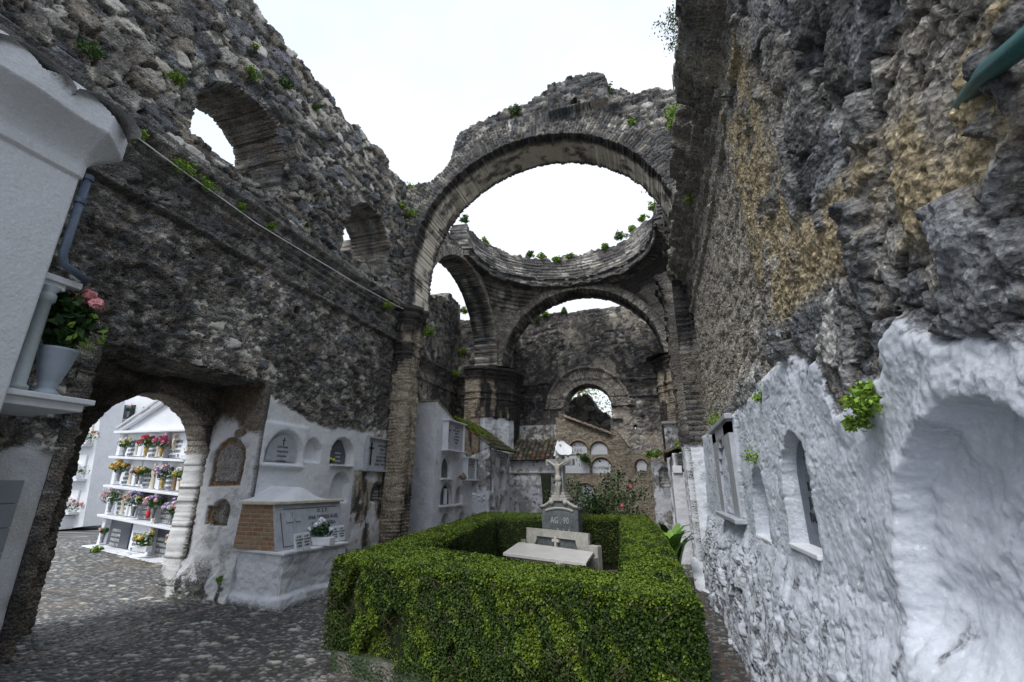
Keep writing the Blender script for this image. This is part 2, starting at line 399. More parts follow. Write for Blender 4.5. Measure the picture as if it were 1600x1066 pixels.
# ---- nave wall (right), close to the camera
XR = 1.02
NICHES_R = [(4.60, .28, 1.46, 1.18, .20), (3.40, .30, 1.62, 1.23, .20), (1.62, .50, 1.31, 1.00, .11)]
def right_wall():
    root = thing('ruined_wall', 'tall rough stone nave wall on the right, ochre mortar above and lumpy whitewash with niches below', 'wall')
    ys = [.30]
    while ys[-1] < 9.72: ys.append(ys[-1]+.0048*max(ys[-1], .9)+.001)
    ys = np.concatenate([np.linspace(-3, .28, 40), ys]); s = -ys[::-1]
    n = len(s); path = (np.full(n, XR), -s, -np.ones(n), np.zeros(n), s)
    z = np.concatenate([np.arange(0, 3.2, .0095), np.arange(3.2, 5.0, .016), np.arange(5.0, 7.6, .026)])
    def prof(Y, Z):
        return np.interp(Z, [0, .5, .9, 1.15, 1.8, 2.4, 3.2, 8], [.33, .28, .20, .13, .10, .06, .0, 0])
    def lim(Y, Z):
        l = lerpx(Y, [(-3, 1.9), (1.4, 1.96), (1.6, 2.0), (1.73, 2.07), (1.87, 2.18), (1.98, 2.14), (2.07, 2.03), (2.25, 2.03), (2.36, 1.98), (2.5, 1.93), (2.62, 1.96), (2.7, 2.22), (3.2, 2.38), (4.1, 2.44), (4.6, 2.36), (5.8, 2.38), (9.7, 2.5)])
        return l+.10*(fbm(Y*7, Z*5, 131)-.5)-Z
    def ochre(Y, Z):
        up = sst(.75, .35, np.abs(Y-3.45-.5*(fbm(Y*2, Z*1.2, 140)-.5)*2))*sst(2.75, 3.0, Z)*sst(5.6, 4.9, Z)
        dn = sst(.30, .16, np.abs(Z-(2.60+.16*np.clip(Y-1.4, 0, 3)+.16*(fbm(Y*3, Z*2, 141)-.5))))*sst(4.0, 3.4, Y)
        return np.clip(np.maximum(up, dn)*sst(.40, .50, fbm(Y*2.6+.8*Z, Z*2.0-.5*Y, 142, 5)*.9+.11), 0, 1)
    def comp(S, Z):
        Y = -S; q = Y+.30*Z; w_ = Z-.45*Y
        h1, t1, m1 = rubble(q, w_, 101, .19, .34, .5, .12)      # steep slabby stones
        h2, t2, m2 = rubble(q, Z, 102, .11, .10, .35, .05)
        near = sst(4.6, 3.4, Y+.5*(fbm(Y, Z, 150)-.5)*2-.3*(Z < 2.9))
        near = np.maximum(near, sst(.25, .55, 3.05-Z)*sst(9, 5, Y))
        near = near*(.25+.75*sst(.34, .42, fbm(q*1.7, w_*1.7, 153, 4)))
        return Y, near, (h1, t1, m1), (h2, t2, m2)
    def hf(S, Z):
        Y, near, a, b = comp(S, Z)
        f = fbm(Y*7, Z*7, 151, 5); rgd = np.abs(fbm(Y*5+Z*1.5, Z*4-Y*2, 154, 5)-.5)*2
        d = near*(a[0]*.10+.03*f+.025*rgd)+(1-near)*(b[0]*.045+.03*f)
        oc = ochre(Y, Z); oth = sst(.92, 1.02, a[0]*.8+.35*fbm(Y*4, Z*4, 155)); oc_ = oc*(1-oth)
        d = d*(1-oc_)+oc_*(.06+.05*fbm(Y*26, Z*26, 152, 4)+.06*(fbm(Y*3, Z*3, 156)-.5))
        w = sst(-.01, .035, lim(Y, Z))
        lump = sst(1.25, .85, Z+.4*(fbm(Y*2, Z*2, 160)-.5))*(.25+.55*sst(3.0, 4.5, Y))*sst(.35, .55, fbm(Y*1.8, Z*1.8, 166, 3))
        hl, tl, ml = rubble(Y, Z, 161, .20, .15, .45)
        crk = np.abs(fbm(Y*2.6, Z*2.2, 167, 5)-.5); pl = .05*(fbm(Y*2.2, Z*2.2, 162)-.5)+.034*(fbm(Y*8, Z*8, 163, 6)-.5)*(.5+1.3*sst(1.3, .7, Z))+.012*(fbm(Y*30, Z*30, 164, 4)-.5)-.012*sst(.012, .002, crk)
        edge = .05*sst(.35, .0, lim(Y, Z))*(fbm(Y*9, Z*9, 165)-.3)
        white = .085+pl+edge+lump*(hl*.085-.02)
        for (c, r, zs, zb, dep) in NICHES_R:
            big_ = c < 2.5; f = sd_arch(Y, Z, c, r, zs, zb)+(.05 if big_ else .015)*(fbm(Y*7, Z*7, 170, 4)-.5)
            e = .022 if big_ else .012
            if big_: white = white-(dep*sst(zb-.05, zb+.28, Z))*sst(e, -e, f)+.035*sst(.16, .02, np.abs(f))*fbm(Y*12, Z*12, 171, 5)+.06*(fbm(Y*5, Z*5, 172, 5)-.5)*sst(.05, -.05, f)
            else: white = white-(dep+prof(Y, Z)*.5)*sst(e, -e, f)
        fr = sd_box(Y, Z, 5.45, 7.1, 1.27, 2.32); white = white+.03*sst(.02, -.02, fr)
        d = d*(1-w)+white*w
        # moulded cornice
        inC = ((Z > 5.38) & (Z < 6.10)).astype(float); hc, tc_, mc = bricks(-S, Z, 175, .33, .09)
        chip = .55+.45*sst(.35, .5, fbm(Y*2.5, Z*4, 176))
        blk = .08*(h3(np.floor(Y/.28), np.floor(Z/.13), 9)-.5)
        d = d*(1-inC)+inC*(cornice_prof(Z, 5.38, .72, .40)*chip+hc*.03+blk)
        lowm = ((Z > 4.95) & (Z < 5.03)).astype(float)*.05
        return d+prof(Y, Z)+lowm
    def cf(S, Z):
        Y, near, a, b = comp(S, Z)
        mort = (.27, .225, .165)
        cn = tint(a[1], a[2], mort); cs = tint(b[1], b[2], (.36, .31, .24))
        cs = mixc(cs, (.50, .45, .37), .6*np.ones_like(S)); cn = mixc(cn*1.15, (.27, .29, .32), .35*np.ones_like(S))
        c = cn*near[..., None]+cs*(1-near[..., None])
        c = mixc(c, (.045, .043, .042), .75*sst(.30, .02, a[0])*near+.45*sst(.2, .0, b[0])*(1-near))
        dk = sst(.50, .60, fbm(Y*3.2, Z*3.2, 180, 5))*near*.75*sst(2.2, 3.2, Z+.4*(3-Y))
        dk = np.maximum(dk, .5*sst(5.0, 5.6, Z)*sst(.3, .5, fbm(Y*3, Z*2, 182)))
        dk = np.maximum(dk, .55*sst(.54, .60, fbm(Y*9, Z*9, 183, 5))*(.4+.6*near))
        c = mixc(c, (.055, .058, .065), dk)
        oth = sst(.92, 1.02, a[0]*.8+.35*fbm(Y*4, Z*4, 155)); oc = ochre(Y, Z)*(1-oth); c = mixc(c, (.45, .37, .235), np.clip(oc*(.8+.4*fbm(Y*6, Z*6, 184)), 0, 1))
        w = sst(-.01, .03, lim(Y, Z))
        wc = np.broadcast_to(np.array((.62, .66, .735)), S.shape+(3,)).copy()
        dirt = sst(.62, .74, fbm(Y*11, Z*11, 185, 5))*sst(1.4, .9, Z)
        hl, tl, ml = rubble(Y, Z, 161, .20, .15, .45)
        dirt = np.maximum(dirt, sst(.55, .64, fbm(Y*14, Z*10, 187, 5))*sst(1.15, .5, Z)*.7); dirt = np.maximum(dirt, .22*sst(.52, .66, fbm(Y*3.2, Z*2.6, 188, 5)))
        dirt = np.maximum(dirt, .75*sst(.62, .70, fbm(Y*6, Z*8, 186, 5))*sst(.16, .02, lim(Y, Z)))
        wc = mixc(wc, (.20, .20, .21), np.clip(dirt, 0, 1)*.75)
        return c*(1-w[..., None])+wc*w[..., None]
    for nm, za, zb in (('whitewashed_base', 0, 2.0), ('wall_face', 2.0, 5.36), ('cornice', 5.36, 6.14), ('upper_wall', 6.14, 9)):
        k0 = np.searchsorted(z, za); k1 = min(np.searchsorted(z, zb), len(z)-1)
        g = Geo(); sheet(g, path, z[k0:k1+1], hf, cf, None, thick=1.0, K=2)
        g.build(nm, M['stone'], root)
    return root
right_wall()

# ---- arches, crossing, apse -----------------------------------------------------------
YF = 9.6; CXF = -2.38; RF = 3.37; ZF = 7.0
def brick_ring(S, Z, c, zs, r0, w, seed):   # radial brick courses
    rr = np.hypot(S-c, Z-zs); mk = ((rr > r0-.05) & (rr < r0+w+.03*(fbm(S*5, Z*5, 7)-.5)) & (Z > zs-.02)).astype(float)
    hb, tb, mb = bricks(rr+.1*(fbm(S*3, Z*3, 9)-.5), np.arctan2(Z-zs, S-c)*(r0+w/2), seed, w*.8, .085)
    return mk, hb, tb, mb
def straight(x0, y0, x1, y1, step, s0=0):
    x, y, nx, ny, s = polypath([(x0, y0), (x1, y1)], step); return x, y, nx, ny, s+s0
def front_arch():
    root = thing('triumphal_arch', 'great round ruined brick arch spanning the nave between the two side walls', 'arch')
    path = straight(-6.7, YF, 1.9, YF, .03, -6.7)
    topp = [(-6.7, 9.5), (-6.0, 9.52), (-5.5, 9.65), (-4.95, 9.85), (-4.75, 10.2), (-4.5, 11.05), (-3.9, 11.28), (-3.3, 11.45), (-2.5, 11.6), (-1.6, 11.75), (-.75, 11.82), (-.45, 11.62), (-.2, 11.3), (.1, 11.2), (.45, 11.02), (.9, 10.95), (1.9, 10.6)]
    def sdf(S, Z):
        f = lerpx(S, topp)+.12*(fbm(S*4, S*0, 201)-.5)*2+.06*(fbm(S*12, S*0, 202)-.5)*2-Z
        f = np.minimum(f, sd_arch(S, Z, CXF, RF, ZF, 5.0)+.035*(fbm(S*7, Z*7, 203)-.5)*2)
        return np.minimum(f, sd_box(S, Z, -1.30, -1.12, 10.93, 11.08))
    def parts(S, Z):
        mk, hb, tb, mb = brick_ring(S, Z, CXF, ZF, RF, .42, 205)
        mk2, hb2, tb2, mb2 = brick_ring(S, Z, CXF, ZF, RF+.42, .34, 206)
        h, t, m_ = rubble(S, Z+.15*S, 207, .26, .11, .55)
        hb3, tb3, mb3 = bricks(S, Z, 208, .32, .06)
        low = (Z < ZF).astype(float)
        return mk, hb, tb, mb, mk2, hb2, tb2, mb2, h, t, m_, hb3, tb3, mb3, low
    def hf(S, Z):
        mk, hb, tb, mb, mk2, hb2, tb2, mb2, h, t, m_, hb3, tb3, mb3, low = parts(S, Z)
        d = h*.09*(1-low)+hb3*.06*low
        d = d*(1-mk)+mk*(hb*.06+.04); d = d*(1-mk2)+mk2*(hb2*.06+.01)
        # slanting buttress stub and the broken block on top
        blk = sst(.02, -.02, sd_box(S, Z+.0*S, -1.9, -.35, 10.85, 12)); d = d+blk*.22
        sl = sst(.05, -.05, np.abs(Z-(10.75+.12*(S+.3)))-.10)*sst(-.45, -.35, S)*sst(.95, .85, S); d = d+sl*.12
        return d
    def cf(S, Z):
        mk, hb, tb, mb, mk2, hb2, tb2, mb2, h, t, m_, hb3, tb3, mb3, low = parts(S, Z)
        dark = np.array((.055, .052, .05))
        c = tint(t, m_, dark)*(1-low[..., None])+tint(tb3, mb3, dark)*low[..., None]
        cb = tint(tb, mb, dark)*.8; cb2 = tint(tb2, mb2, dark)
        c = c*(1-mk[..., None])+cb*mk[..., None]; c = c*(1-mk2[..., None])+cb2*mk2[..., None]
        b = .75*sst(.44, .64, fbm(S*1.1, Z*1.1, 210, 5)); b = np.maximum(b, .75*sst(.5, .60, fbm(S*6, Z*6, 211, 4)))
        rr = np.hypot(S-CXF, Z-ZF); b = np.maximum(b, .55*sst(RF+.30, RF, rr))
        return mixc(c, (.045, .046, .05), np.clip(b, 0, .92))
    def revf(S, Z, d):
        arc = np.arctan2(Z-ZF, S-CXF)*RF
        inn = (np.hypot(S-CXF, np.maximum(Z-ZF, 0)) < RF+.25)
        h1 = fbm(arc*3, d*3, 212, 5); hb, tb, mb = bricks(d, arc, 213, .3, .07)
        edge = sst(.34, .16, d+.12*(fbm(arc*2, d, 214)-.5)*2)     # blackened bricks near the face, pale plaster further in
        edge = np.maximum(edge, sst(1.0, 1.12, d+.12*(fbm(arc*5, d, 215)-.5)))
        hh = np.where(inn, .05*hb*edge+.05*h1*(1-edge)-.02, .06*h1)
        pl = mixc(np.broadcast_to(np.array((.70, .64, .54)), S.shape+(3,)), (.10, .095, .09), .8*sst(.52, .66, fbm(arc*2.5, d*4, 216, 5)))
        pl = mixc(pl, (.55, .50, .42), .6*sst(.55, .65, fbm(arc*4+5, d*3, 217, 4)))
        dk = mixc(tint(tb, mb, (.05, .05, .05)), (.035, .035, .04), .8*np.ones(S.shape))
        c = np.where(inn[:, None], dk*edge[:, None]+pl*(1-edge[:, None]), dk)
        return hh, c
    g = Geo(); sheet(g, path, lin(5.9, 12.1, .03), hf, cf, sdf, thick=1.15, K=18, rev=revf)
    g.build('arch_wall', M['stone'], root)
    # piers and capitals
    pier(root, [(-6.12, 9.6), (-5.68, 9.6), (-5.68, 10.1), (-6.05, 10.1), (-6.05, 10.75)], 0, 6.0, whitez=-1)
    pier(root, [(.64, 9.5), (1.3, 9.5)], 0, 6.0, dark=True)
    pier(root, [(.64, 10.75), (.64, 9.5)], 0, 6.0, dark=True, name='pier_return')
    return root
def pier(root, pts, z0, z1, dark=False, name='pier', capd=.17, whitez=None, seed=230, step=.022):
    path = polypath(pts, step)
    wz = whitez if whitez is not None else (2.35 if dark else .9)
    def hf(S, Z):
        hb, tb, mb = bricks(S, Z, seed, .30, .075 if not dark else .10); n = fbm(S*3, Z*2, seed+1, 4); pk = sst(.42, .58, fbm(S*2+9, Z*1.3, seed+11, 4)); hr, tr_, mr_ = rubble(S, Z, seed+12, .2, .1, .3); hb = hb*(1-pk)+hr*pk
        pil = .06*((S % .62) > .16) if not dark else .09*((S % .7) > .28)
        c = cornice_prof(Z, z1-.52, .52, capd); c2 = ((Z > z1-1.05) & (Z < z1-.97)).astype(float)*.05+((Z > z1-1.32) & (Z < z1-1.26)).astype(float)*.04
        w = sst(-.03, .03, wz+.3*(fbm(S*4, Z*2, seed+3)-.5)-Z)
        return (hb*.05+n*.06)*(1-w*.6)+pil+c+c2
    def cf(S, Z):
        hb, tb, mb = bricks(S, Z, seed, .30, .075 if not dark else .10)
        base = tint(tb, mb, (.13, .11, .085)); base = mixc(base, (.46, .37, .27), (.0 if dark else .55)*np.ones_like(S))
        pk = sst(.42, .58, fbm(S*2+9, Z*1.3, seed+11, 4)); base = mixc(base, (.50, .43, .34), .5*pk)
        b = sst(.46 if dark else .48, .58, fbm(S*2.6, Z*.6, seed+4, 5))*(.95 if dark else .92)
        b = np.maximum(b, .9*sst(z1-.75, z1-.45, Z))
        if dark: b = np.maximum(b, .62)
        c = mixc(base, (.035, .035, .038), np.clip(b, 0, .95))
        w = sst(-.03, .03, wz+.3*(fbm(S*4, Z*2, seed+3)-.5)-Z)*(1 if seed != 290 else sst(.62, .66, S)*sst(2.15, 2.1, S))
        wt = mixc(np.broadcast_to(np.array((.70, .73, .78)), S.shape+(3,)), (.3, .3, .3), .5*sst(.5, .65, fbm(S*5, Z*4, seed+6, 5)))
        return c*(1-w[..., None])+wt*w[..., None]
    g = Geo(); sheet(g, path, lin(z0, z1, .025), hf, cf, None, thick=.25, K=2, back=True)
    # top cap
    g.build(name, M['stone'], root)
front_arch()

CX, CY, HF, ZS = -2.57, 13.95, 3.5, 6.1
RO = 3.24
def wall_part(root, name, path, z0, z1, sdf, seed, thick, res=.035, corn=True, tone='dark', cy=None, ring=None, K=6, ruin=None, extra=None, blackness=1.0):
    """generic plastered-rubble wall of the choir"""
    def hf(S, Z):
        h, t, m_ = rubble(S, Z, seed, .24, .12, .35)
        pl = sst(.45, .6, fbm(S*1.5, Z*1.5, seed+9, 4))
        d = h*.07*(1-.7*pl)+.03*pl
        if corn:
            d = d+cornice_prof(Z, 5.62, .40, .20)*(.6+.4*sst(.35, .5, fbm(S*3, Z*6, seed+2)))
            d = d+((Z > 5.18) & (Z < 5.27))*.07
        if ring:
            for (c, zs, r0, w) in ring:
                mk, hb, tb, mb = brick_ring(S, Z, c, zs, r0, w, seed+5); d = d*(1-mk)+mk*(hb*.05+.07)
        if extra: d = extra(S, Z, d)
        return d
    def cf(S, Z):
        h, t, m_ = rubble(S, Z, seed, .24, .12, .35)
        c = tint(t, m_, (.17, .15, .12)); pl = sst(.45, .6, fbm(S*1.5, Z*1.5, seed+9, 4))
        c = mixc(c, (.42, .37, .30), pl*.55)
        if ring:
            for (c0, zs, r0, w) in ring:
                mk, hb, tb, mb = brick_ring(S, Z, c0, zs, r0, w, seed+5); cb = mixc(tint(tb, mb, (.06, .05, .04)), (.64, .58, .48), .55*mb*(.4+.6*tb))
                c = c*(1-mk[..., None])+cb*mk[..., None]
        b = sst(.38, .60, fbm(S*.9, Z*.6, seed+12, 5)-.05*sst(5.2, 3.6, Z)+.06*sst(5.5, 6.5, Z))*(.45+.5*sst(.40, .55, fbm(S*8, Z*7, seed+14, 4)))
        b = np.maximum(b, .9*sst(.48, .60, fbm(S*4, Z*3, seed+13, 5))*sst(3, 5, Z))
        if corn: b = np.maximum(b, .75*((Z > 5.5) & (Z < 6.1)))
        if ring:
            for (c0, zs, r0, w) in ring:
                mk = brick_ring(S, Z, c0, zs, r0, w, seed+5)[0]; b = b*(1-mk*.6)
        return mixc(c*1.15, (.045, .045, .05), np.clip(b*blackness*.88, 0, .93))
    g = Geo(); sheet(g, path, lin(z0, z1, res), hf, cf, sdf, thick=thick, K=K)
    return g.build(name, M['stone'], root)
def crossing():
    root = thing('ruined_dome', 'open roofless dome ring on curved pendentives above the crossing behind the great arch', 'dome')
    def cstone(A, B, seed, light=.35):
        h, t, m_ = rubble(A, B, seed, .28, .13, .4)
        c = tint(t, m_, (.13, .12, .10)); c = mixc(c, (.44, .40, .34), light*np.ones_like(A))
        b = .9*sst(.44, .60, fbm(A*1.2, B*1.0, seed+3, 5)); return h, mixc(c*1.15, (.06, .06, .066), b*.8)
    Rs = HF*sqrt(2)
    for k, (qx, qy) in enumerate(((-1, 1), (1, 1), (-1, -1), (1, -1))):
        a = np.linspace(0, 1, 120)[:, None]; hz = np.linspace(.02, HF if k < 2 else 1.7, 110)[None, :]
        rho = np.sqrt(Rs**2-hz**2); f0 = np.arccos(np.clip(HF/rho, 0, 1)); ph = f0+(pi/2-2*f0)*a
        x = qx*rho*np.cos(ph); y = qy*rho*np.sin(ph); hz2 = hz+0*a
        hh, c = cstone(ph*4.2+k*9, hz2+k, 240+k, .5 if k == 1 else .45)
        hb, tb, mb = bricks(ph*4.2, hz2, 245+k, .35, .12)
        if k == 1: hh = hb*.7; c = mixc(mixc(tint(tb, mb, (.2, .17, .13)), (.50, .46, .39), .6*np.ones_like(hh)), (.05, .05, .055), .85*sst(.50, .62, fbm(ph*2.4, hz2*1.3, 249, 5)))
        # corbelled courses near the ring
        hh = hh*.06+.05*sst(HF-1.1, HF-.9, hz2)*(((hz2*7) % 1) > .4)*(k == 0)
        nrm = np.stack([x, y, hz2], -1)/Rs
        P = np.stack([x, y, hz2], -1)-nrm*hh[..., None]
        P[..., 0] += CX; P[..., 1] += CY; P[..., 2] += ZS
        g = Geo(); g.grid(P, c, flip=(qx*qy > 0))
        P2 = np.stack([x, y, hz2], -1)+nrm*.25; P2[..., 0] += CX; P2[..., 1] += CY; P2[..., 2] += ZS
        g.grid(P2, c*.8, flip=(qx*qy < 0))
        g.build('pendentive', M['stone'], root)
    # ring
    RR = 3.42; ph = np.linspace(pi*1.5, -pi*.5, 780); n = len(ph)
    path = (CX+RR*np.cos(ph), CY+RR*np.sin(ph), -np.cos(ph), -np.sin(ph), -RR*ph)
    z0, z1 = 9.45, 11.05
    def sdf(S, Z):
        p = -S/RR; back = np.sin(p)
        tp = 10.82+.25*(fbm(S*.9, S*0, 251)-.5)*2+.14*(fbm(S*3.5, S*0, 252)-.5)*2+.12*np.cos(p)*0
        return np.minimum(np.minimum(tp-Z, Z-9.4), (back+.12+.1*(fbm(S*0, Z*4, 253)-.5))*RR)
    def hf(S, Z):
        hb, tb, mb = bricks(S, Z, 255, .34, .07); n_ = fbm(S*1.2, Z*2, 256)
        t = (Z-9.5)
        p = np.where(t < .1, .20, np.where(t < .22, .14, np.where(t < .30, .24, np.where(t < .42, .10, np.where(t < .5, .05, 0)))))
        p = p*(.45+.55*sst(.38, .5, fbm(S*1.6, Z*3, 257)))
        return hb*.07+n_*.06+p
    def cf(S, Z):
        hb, tb, mb = bricks(S, Z, 255, .34, .07)
        c = mixc(tint(tb, mb, (.06, .06, .055)), (.34, .32, .29), .3*np.ones_like(S))
        b = .85*sst(.42, .60, fbm(S*1.5, Z*1.8, 258, 5)); b = np.maximum(b, .8*sst(10.05, 9.85, Z)*sst(.3, .5, fbm(S*3, Z*4, 259)))
        return mixc(c*1.25, (.045, .045, .05), np.clip(b*.8, 0, .92))
    g = Geo(); sheet(g, path, lin(z0, z1+.1, .028), hf, cf, sdf, thick=.55, K=4)
    g.build('dome_ring', M['stone'], root)
    # arches that carry the dome
    P = 0.0
    def bsdf(S, Z):
        f = sd_arch(S, Z, CX, RO, ZS, -1)+.03*(fbm(S*9, Z*9, 261)-.5)*2
        r = np.hypot(S-CX, Z-ZS); top = np.where((np.abs(S-CX) < HF), 9.75, 8.75+.5*(fbm(S*2, S*0, 262)-.5)*2)
        return np.minimum(f, top-Z)
    wall_part(root, 'back_arch', straight(-8.2, CY+HF-.03, 2.2, CY+HF-.03, .032, -8.2), 0, 9.8, bsdf, 270, .95, res=.035, ring=[(CX, ZS, RO, .34)])
    def lsdf(S, Z):
        f = sd_arch(S, Z, CY, RO, ZS, -1)+.03*(fbm(S*9, Z*9, 263)-.5)*2
        return np.minimum(f, 9.75-Z)
    p = straight(CX-HF+.03, 10.4, CX-HF+.03, 17.4, .035, 10.4)
    wall_part(root, 'side_arch', p, 0, 9.8, lsdf, 280, .85, ring=[(CY, ZS, RO, .34)], blackness=.8)
    x, y, nx, ny, s = straight(CX+HF-.03, 17.4, CX+HF-.03, 10.4, .05, -17.4)
    def rsdf(S, Z): return np.minimum(sd_arch(-S, Z, CY, RO, ZS, -1), 9.75-Z)
    wall_part(root, 'side_arch', (x, y, nx, ny, s), 0, 9.8, rsdf, 285, .8, res=.05, ring=None)
    # corner piers
    pier(root, [(-6.95, 16.35), (-6.35, 16.35), (-5.38, 17.3), (-5.38, 18.4)], 0, 6.12, seed=290, whitez=4.05, capd=.2, name='corner_pier')
    pier(root, [(.42, 18.4), (.42, 17.3), (1.1, 16.4)], 0, 6.12, seed=295, whitez=1.0, name='corner_pier')
    for cx_, cy_, in ((-6.1, 17.3), (.9, 17.2)):
        g = Geo(); a = np.linspace(0, 2*pi, 40)[:, None]; r = np.linspace(.0, 1.0, 8)[None, :]
        X = cx_+r*np.cos(a)*.95; Y = cy_+r*np.sin(a)*.75
        g.grid(np.stack([X, Y, 6.1+.12*fbm(X*3, Y*3, 5)-.05*r], -1), np.array((.07, .07, .065))); g.build('pier_cap', M['stone'], root)
    return root
crossing()
def outer_walls():
    r1 = thing('transept_wall', 'dark ragged wall of the side chapel seen through the left arch of the crossing', 'wall')
    def t1(S, Z): return 8.75+.5*(fbm(S*.9, S*0, 301)-.5)*2+.15*(fbm(S*5, S*0, 302)-.5)*2+.12*(S-14)-Z
    wall_part(r1, 'wall_face', straight(-7.8, 10.0, -7.8, 17.4, .04, 10), 0, 10.2, lambda S, Z: np.minimum(t1(S, Z), sd_arch(S, Z, 13.6, .75, 4.2, 2.2)), 300, .8, res=.045)
    wall_part(r1, 'blocked_window', straight(-8.45, 12.3, -8.45, 15.0, .06, 12.3), 1.2, 5.6, None, 306, .2, res=.06, corn=False)
    r2 = thing('transept_wall', 'plain ruined side wall of the crossing on the right behind the dark pilaster', 'wall')
    wall_part(r2, 'wall_face', straight(2.2, 17.4, 2.2, 10.0, .07, -17.4), 0, 8.8, lambda S, Z: 8.6+.3*(fbm(S, S*0, 305)-.5)-Z, 304, .8, res=.07)
    r3 = thing('apse_wall', 'blackened end wall of the church with a moulded round arched opening', 'wall')
    ac, ar, az = -2.66, 1.03, 4.83
    def t3(S, Z):
        top = 9.36+.10*(fbm(S*1.5, S*0, 311)-.5)*2+.05*(fbm(S*7, S*0, 312)-.5)*2
        f = np.minimum(top-Z, sd_arch(S, Z, ac, ar, az, 3.0)+.03*(fbm(S*6, Z*6, 313)-.5)*2)
        return np.minimum(f, sd_box(S, Z, -.80, -.64, 3.86, 4.02))
    def ex(S, Z, d):
        rr = np.hypot(S-ac, Z-az); up = (Z > az)
        inside = (rr < 1.85) & up
        strp = ((Z > 5.18) & (Z < 5.27)) | ((Z > 5.6) & (Z < 6.05))
        d = np.where(inside & strp, .03+.03*fbm(S*5, Z*5, 314), d)
        d = d+np.where(up & (rr > 1.72) & (rr < 1.9), .13, 0)+np.where(up & (rr > 1.9) & (rr < 1.98), .08, 0)+np.where(up & (rr > ar) & (rr < ar+.16), .06, 0)+np.where(up & (rr > 1.30) & (rr < 1.36), .04, 0)
        cap = ((np.abs(np.abs(S-ac)-ar-.16) < .26) & (Z > az-.55) & (Z < az-.38)); d = d+np.where(cap, .12, 0)
        return d
    wall_part(r3, 'wall_face', straight(-6.4, 19.9, 1.4, 19.9, .032, -6.4), 0, 9.8, t3, 310, .8, res=.034, ring=[(ac, az, ar, .80)], extra=ex)
    wall_part(r3, 'side_wall', straight(-6.05, 18.2, -6.05, 19.95, .06, 18.2), 0, 9.4, lambda S, Z: 9.2+.2*(fbm(S*2, S*0, 321)-.5)-Z, 320, .5, res=.06)
    wall_part(r3, 'side_wall', straight(.95, 19.95, .95, 18.2, .06, -19.95), 0, 9.5, lambda S, Z: 9.3+.2*(fbm(S*2, S*0, 322)-.5)-Z, 324, .5, res=.06)
outer_walls()
#@@END_ARCH
#@@OBJS
# ------------------------------------------------------------------ small-object helpers
def pm(name, verts, faces, m, parent=None, smooth=False, bevel=0, seg=2):
    me = bpy.data.meshes.new(name); me.from_pydata([tuple(v) for v in verts], [], faces); me.materials.append(m)
    bm = bmesh.new(); bm.from_mesh(me); bmesh.ops.recalc_face_normals(bm, faces=bm.faces)
    if bevel:
        bmesh.ops.bevel(bm, geom=list(bm.edges), offset=bevel, segments=seg, affect='EDGES', profile=.5)
    bm.to_mesh(me); bm.free()
    if smooth:
        for p in me.polygons: p.use_smooth = True
    o = bpy.data.objects.new(name, me); COL.objects.link(o)
    if parent: o.parent = parent
    return o
class PB:
    """collects boxes, prisms, tubes and lathes into one mesh"""
    def __init__(s): s.v = []; s.f = []
    def box(s, lo, hi, R=None):
        b = len(s.v); x0, y0, z0 = lo; x1, y1, z1 = hi
        vs = [(x0,y0,z0),(x1,y0,z0),(x1,y1,z0),(x0,y1,z0),(x0,y0,z1),(x1,y0,z1),(x1,y1,z1),(x0,y1,z1)]
        if R: vs = [R @ Vector(v) for v in vs]
        s.v += vs; s.f += [[b+i for i in q] for q in ((0,3,2,1),(4,5,6,7),(0,1,5,4),(1,2,6,5),(2,3,7,6),(3,0,4,7))]; return s
    def prism(s, poly, axis, a, b_):
        """poly in the other two axes, extruded along axis from a to b_"""
        n = len(poly); b = len(s.v)
        def mk(p, w):
            if axis == 0: return (w, p[0], p[1])
            if axis == 1: return (p[0], w, p[1])
            return (p[0], p[1], w)
        s.v += [mk(p, a) for p in poly]+[mk(p, b_) for p in poly]
        s.f += [[b+i for i in range(n)], [b+n+i for i in range(n)][::-1]]+[[b+i, b+(i+1) % n, b+n+(i+1) % n, b+n+i] for i in range(n)]; return s
    def lathe(s, prof, c=(0, 0, 0), n=20, sc=(1, 1)):
        b = len(s.v)
        for (r, z) in prof:
            for k in range(n): a = 2*pi*k/n; s.v.append((c[0]+r*cos(a)*sc[0], c[1]+r*sin(a)*sc[1], c[2]+z))
        for i in range(len(prof)-1):
            for k in range(n): s.f.append([b+i*n+k, b+i*n+(k+1) % n, b+(i+1)*n+(k+1) % n, b+(i+1)*n+k])
        s.f.append([b+k for k in range(n)][::-1]); s.f.append([b+(len(prof)-1)*n+k for k in range(n)]); return s
    def tube(s, pts, rad, n=8):
        b = len(s.v); pts = [Vector(p) for p in pts]; m = len(pts)
        rr = rad if isinstance(rad, (list, tuple)) else [rad]*m
        up = Vector((.13, .21, .97))
        for i, p in enumerate(pts):
            d = (pts[min(i+1, m-1)]-pts[max(i-1, 0)]).normalized(); a = d.cross(up).normalized(); c = d.cross(a)
            for k in range(n): t = 2*pi*k/n; s.v.append(p+(a*cos(t)+c*sin(t))*rr[i])
        for i in range(m-1):
            for k in range(n): s.f.append([b+i*n+k, b+i*n+(k+1) % n, b+(i+1)*n+(k+1) % n, b+(i+1)*n+k])
        s.f.append([b+k for k in range(n)][::-1]); s.f.append([b+(m-1)*n+k for k in range(n)]); return s
    def ball(s, c, r, n=8, m=6, sc=(1, 1, 1)):
        pr = [(r*sin(pi*(i+.001)/m)+1e-4, -r*cos(pi*i/m)) for i in range(m+1)]
        return s.lathe([(a, z*sc[2]) for a, z in pr], c, n, (sc[0], sc[1]))
    def done(s, name, m, parent=None, smooth=False, bevel=0): return pm(name, s.v, s.f, m, parent, smooth, bevel)
